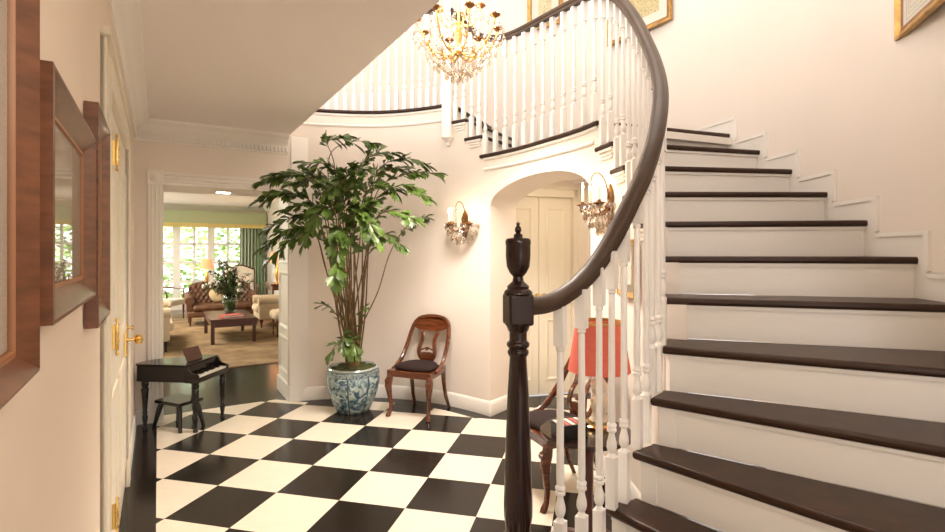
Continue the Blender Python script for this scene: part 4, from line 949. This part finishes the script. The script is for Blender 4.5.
co = cs.build('cushion', M['pillow'], None, sub=1); co.location = H(1.08, 12.13, .62); co.rotation_euler = (R(-14), 0, HA); tag(co, 'pale beige cushion propped in the middle of the leather loveseat', 'cushion')
# coffee table
ct = thing('coffee_table', 'low dark red wood coffee table under the bouquet', 'table', L(1.06, 9.95), HA)
for sx in (-1, 1):
    for sy in (-1, 1):
        m_ = MB(); m_.bb(sx * .31 - .028, sx * .31 + .028, sy * .69 - .028, sy * .69 + .028, 0, .385); m_.build('leg', M['redwood'], ct, bevel=.006)
m_ = MB()
for sx in (-1, 1): m_.bb(sx * .31 - .012, sx * .31 + .012, -.69, .69, .27, .37)
for sy in (-1, 1): m_.bb(-.31, .31, sy * .69 - .012, sy * .69 + .012, .27, .37)
m_.build('apron', M['redwood'], ct)
m_ = MB(); m_.bb(-.35, .35, -.73, .73, .372, .40); m_.build('tabletop', M['redwood'], ct, bevel=.008)
bk_ = thing('book', 'red covered book lying on the coffee table beside the vase', 'book', tuple(H(1.05, 9.52, .412)), HA + .2)
m_ = MB(); m_.bb(-.17, .17, -.12, .12, 0, .006); m_.bb(-.17, .17, -.12, .12, .034, .04); m_.bb(-.17, -.164, -.12, .12, 0, .04); m_.build('cover', M['coral_card'], bk_)
m_ = MB(); m_.bb(-.16, .162, -.114, .114, .006, .034); m_.build('pages', M['ivory'], bk_)
vs_ = thing('vase', 'large greenish glass vase standing on the coffee table', 'vase', tuple(H(1.12, 10.35, .412)))
m_ = MB(); m_.lathe([(0, 0), (.07, 0), (.085, .02), (.12, .12), (.135, .22), (.12, .29), (.085, .32), (.10, .345), (.095, .345), (.08, .32), (.115, .29), (.13, .22), (.115, .12), (.08, .025), (0, .012)], 24); m_.build('body', M['vase_glass'], vs_)
m_ = MB(); m_.lathe([(0, .016), (.078, .026), (.112, .12), (.126, .21), (0, .212)], 20); m_.build('water', mat('murky vase water', (.22, .27, .15), .2), vs_)
bq = thing('bouquet', 'loose bouquet of pale flowers and greenery in the glass vase', 'flowers', tuple(H(1.12, 10.35, .62)))
m1, m2 = MB(), MB()
for i in range(46):
    a_ = rh.uniform(0, 2 * PI); el = rh.uniform(.25, 1.45); ln = rh.uniform(.30, .62) * (1.12 if el > 1.1 else .9)
    e_ = Vector((math.cos(a_) * math.cos(el) * ln, math.sin(a_) * math.cos(el) * ln, .08 + math.sin(el) * ln))
    pts = bez((rh.uniform(-.04, .04), rh.uniform(-.04, .04), 0), (e_.x * .3, e_.y * .3, e_.z * .8), e_, 7); m1.tube([tuple(p) for p in pts], .004, 5)
    for p in pts[3:]:
        for _ in range(4):
            s_ = rh.uniform(.03, .06); T = Matrix.Translation(p) @ Matrix.Rotation(rh.uniform(0, 6.3), 4, 'Z') @ Matrix.Rotation(rh.uniform(-1, 1), 4, 'Y'); m1.add([(0, 0, 0), (s_, -s_ * .35, .01), (s_ * 2, 0, -.01), (s_, s_ * .35, .01)], [(0, 1, 2, 3)], T)
    m2.ball(e_, rh.uniform(.02, .036), 7)
m1.build('foliage', M['leaf_dark'], bq); m2.build('blossoms', M['bloom'], bq)
# table with lamp behind the loveseat
et = thing('side_table', 'small round side table behind the leather loveseat', 'table', L(1.0, 13.95))
m_ = MB(); m_.lathe([(0, .66), (.28, .66), (.29, .67), (.28, .69), (0, .69)], 28); m_.build('tabletop', M['redwood'], et)
m_ = MB(); m_.lathe([(.16, 0), (.15, .03), (.03, .06), (.025, .6), (.06, .66)], 14); m_.build('pedestal', M['redwood'], et)
def lamp_thing(label, loc, hb, r0, r1, hs, bm):
    o = thing('table_lamp', label, 'lamp', loc)
    q = MB(); q.lathe([(0, 0), (.07, 0), (.07, .02), (.02, .035), (.035, hb * .2), (.055, hb * .45), (.03, hb * .75), (.015, hb * .8), (.01, hb + .03)], 16); q.build('base', bm, o)
    q = MB(); q.lathe([(r0, hb), (r1, hb + hs), (r1 - .004, hb + hs), (r0 - .004, hb), (r0, hb)], 28, caps=False); q.build('lamp_shade', M['shade_lit'], o)
    return o
lamp_thing('lit table lamp with peach shade in front of the windows', tuple(H(1.0, 13.95, .702)), .40, .165, .10, .24, M['gold'])
lamp('table_lamp_light', tuple(H(1.0, 13.95, 1.22)), 3, .05)
# pale armchairs
def easy_chair(label, loc, rz, w=.80, d=.78, hb=.86, ha=.60, fab='cream_fab', leg='redwood', cat='armchair', name='armchair', camel=0., hs=.43):
    o = thing(name, label, cat, loc, rz)
    q = MB(); q.bb(-w / 2 + .03, w / 2 - .03, -d / 2 + .03, d / 2, .16, .30); q.build('base', M[fab], o, bevel=.03, segs=3)
    q = MB(); q.bb(-w / 2 + .13, w / 2 - .13, -d / 2 - .02, d / 2 - .18, .29, hs); q.build('seat_cushion', M[fab], o, bevel=.05, segs=4)
    q = MB(); n_ = 12; top = [(-w / 2 + .06 + (w - .12) * i / n_, hb + camel * math.sin(PI * i / n_)) for i in range(n_ + 1)]
    q.prism([(x, z) for x, z in top] + [(w / 2 - .06, .25), (-w / 2 + .06, .25)], -d / 2 + .0, -d / 2 + .16, Matrix.Rotation(R(90), 4, 'X') @ Matrix.Scale(1, 4)); q.build('backrest', M[fab], o, bevel=.045, segs=3)
    for sx in (-1, 1):
        q = MB(); cx_ = sx * (w / 2 - .07)
        q.loft([[(cx_ + .085 * math.cos(t * PI / 6), y, ha - .08 + .08 * math.sin(t * PI / 6)) for t in range(12)] for y in (-d / 2 + .02, -d / 2 + .05, d / 2 - .02)]); q.bb(cx_ - .055, cx_ + .055, -d / 2 + .03, d / 2 - .02, .25, ha - .06); q.build('arm', M[fab], o, ang=60)
        for y in (-d / 2 + .08, d / 2 - .08): turned_leg(o, sx * (w / 2 - .09), y, .17, M[leg], .028)
    return o
easy_chair('cream armchair with rolled arms by the living room right wall', L(2.05, 11.15), HA - PI / 2)
hbk = thing('high_back_chair', 'white camel back upholstered chair behind the right end of the loveseat', 'chair', L(1.74, 13.75), HA)
m_ = MB(); m_.prism([(-.32, .42)] + [(-.33 + .66 * i / 14, 1.05 + .10 * math.sin(PI * i / 14) ** 1.5) for i in range(15)] + [(.32, .42)], -.33, -.22, Matrix.Rotation(R(90), 4, 'X')); m_.build('backrest', M['white_fab'], hbk, bevel=.03, segs=3)
m_ = MB(); m_.bb(-.33, .33, -.30, .28, .32, .46); m_.build('seat', M['white_fab'], hbk, bevel=.04, segs=3)
m_ = MB(); m_.tube([(-.335, .27, .42), (-.345, .27, 1.04)] + [(-.345 + .69 * i / 14, .27, 1.065 + .10 * math.sin(PI * i / 14) ** 1.5) for i in range(15)] + [(.345, .27, 1.04), (.335, .27, .42)], .016, 8); m_.build('back_frame', M['mahog'], hbk)
for sx in (-1, 1):
    m_ = MB(); m_.tube([(sx * .34, .26, .70), (sx * .36, .0, .69), (sx * .36, -.22, .66), (sx * .36, -.24, .55), (sx * .34, -.22, .44)], .02, 8); m_.build('arm', M['mahog'], hbk)
    for y in (-.26, .24): turned_leg(hbk, sx * .29, y, .33, M['mahog'], .024)
dup(hbk, L(.12, 13.20), HA + PI / 2 - .5, 'white upholstered open armchair with wooden arms at the doorway left edge')
# end of a pale sofa at the left of the doorway
so_ = easy_chair('cream sofa with fat rolled arm and dark tapered foot, left in the doorway', L(-.28, 9.80), HA + PI / 2, w=1.9, d=.92, hb=.80, ha=.66, leg='black_foot', cat='sofa', name='sofa')
# footstool in front of the armchair
fs_ = thing('footstool', 'cream upholstered footstool half hidden by the doorway jamb', 'footstool', L(2.02, 9.70), HA)
m_ = MB(); m_.bb(-.30, .30, -.26, .26, .28, .46); m_.build('cushion', M['cream_fab'], fs_, bevel=.08, segs=4)
for sx in (-1, 1):
    for sy in (-1, 1): turned_leg(fs_, sx * .23, sy * .19, .30, M['mahog'], .022)
# wall console with lamp, and a gilt picture
cn = thing('console_table', 'small wooden console table against the living room right wall', 'table', L(2.38, 12.75), HA)
m_ = MB(); m_.bb(-.20, .20, -.45, .45, .72, .77); m_.build('tabletop', M['mahog'], cn, bevel=.008)
m_ = MB(); m_.bb(-.17, .17, -.41, .41, .62, .72); m_.build('apron', M['mahog'], cn)
for sx in (-1, 1):
    for sy in (-1, 1): turned_leg(cn, sx * .15, sy * .38, .63, M['mahog'], .02)
lamp_thing('lit gilt table lamp on the wooden console table', tuple(H(2.36, 12.58, .782)), .48, .20, .13, .24, M['gold'])
lamp('table_lamp_light', tuple(H(2.36, 12.58, 1.40)), 3, .05)
picture('gilt_frame', 'small gilt framed picture on the living room wall above the console lamp', tuple(H(LP1, 12.85, 1.52)), HA - PI / 2, .55, .46, .05, .03, M['gilt'], M['gilt'], M['print_c'], None, .05, .5)

# ------------------------------------------------------------------ light
wd = bpy.data.worlds.new('daylight'); scene.world = wd; wd.use_nodes = True
bg = wd.node_tree.nodes['Background']; bg.inputs['Color'].default_value = (1.0, .945, .895, 1); bg.inputs['Strength'].default_value = 1.0
def area(name, loc, rot, sx, sy, power, col=(1, .93, .85)):
    l_ = bpy.data.lights.new(name, 'AREA'); l_.shape = 'RECTANGLE'; l_.size = sx; l_.size_y = sy; l_.energy = power; l_.color = col
    o = bpy.data.objects.new(name, l_); COL.objects.link(o); o.location = loc; o.rotation_euler = rot; return o
area('stairwell_fill', (.3, 3.0, 5.74), (0, 0, 0), 2.2, 2.2, 15, (1, .90, .80))  # unseen area light added to fill the stairwell; the ceiling above is closed
lamp('hall_fill_light', tuple(H(.45, .25, 2.0)), 5, .22, (1, .84, .66))  # fill light added above the camera for the hall, no lantern hangs there
area('passage_fill_light', (.95, 4.75, 2.25), (0, 0, 0), .3, .3, 1.6, (1, .85, .65))  # added to brighten the space behind the arch, without any fixture
area('living_room_fill', tuple(H(-1.55, 10.5, LZ - .02)), (0, 0, HA), 1.5, 4.0, 100, (1, .90, .78))  # added fill kept out of view to lift the living room, no real fitting
area('garden_daylight', tuple(H(.4, LS1 + 1.3, 3.3)), (R(128), 0, HA + PI), 3.6, 1.6, 650, (.95, .98, 1))
sun = bpy.data.lights.new('sun', 'SUN'); sun.energy = 4.5; sun.angle = R(2); sun.color = (1, .95, .86)
so2 = bpy.data.objects.new('sun', sun); COL.objects.link(so2); d_ = MH.to_3x3() @ Vector((-.55, .45, -.70)); so2.rotation_euler = d_.to_track_quat('-Z', 'Y').to_euler()

# ------------------------------------------------------------------ camera
cam = bpy.data.cameras.new('camera'); cam.sensor_width = 36; cam.lens = 515 / 945 * 36; cam.shift_y = -(266 - 252.3) / 945; cam.clip_start = .02
co_ = bpy.data.objects.new('camera', cam); COL.objects.link(co_); co_.location = (0, 0, 1.5); co_.rotation_euler = (R(90), 0, 0); scene.camera = co_
vs2 = scene.view_settings; vs2.view_transform = 'Standard'; vs2.look = 'None'; vs2.exposure = 1.85; vs2.gamma = 1.; vs2.use_curve_mapping = False
cy = scene.cycles; cy.use_denoising = True; cy.max_bounces = 10; cy.diffuse_bounces = 6; cy.glossy_bounces = 4; cy.transparent_max_bounces = 40; cy.sample_clamp_indirect = 6.
cy.caustics_reflective = False; cy.caustics_refractive = False
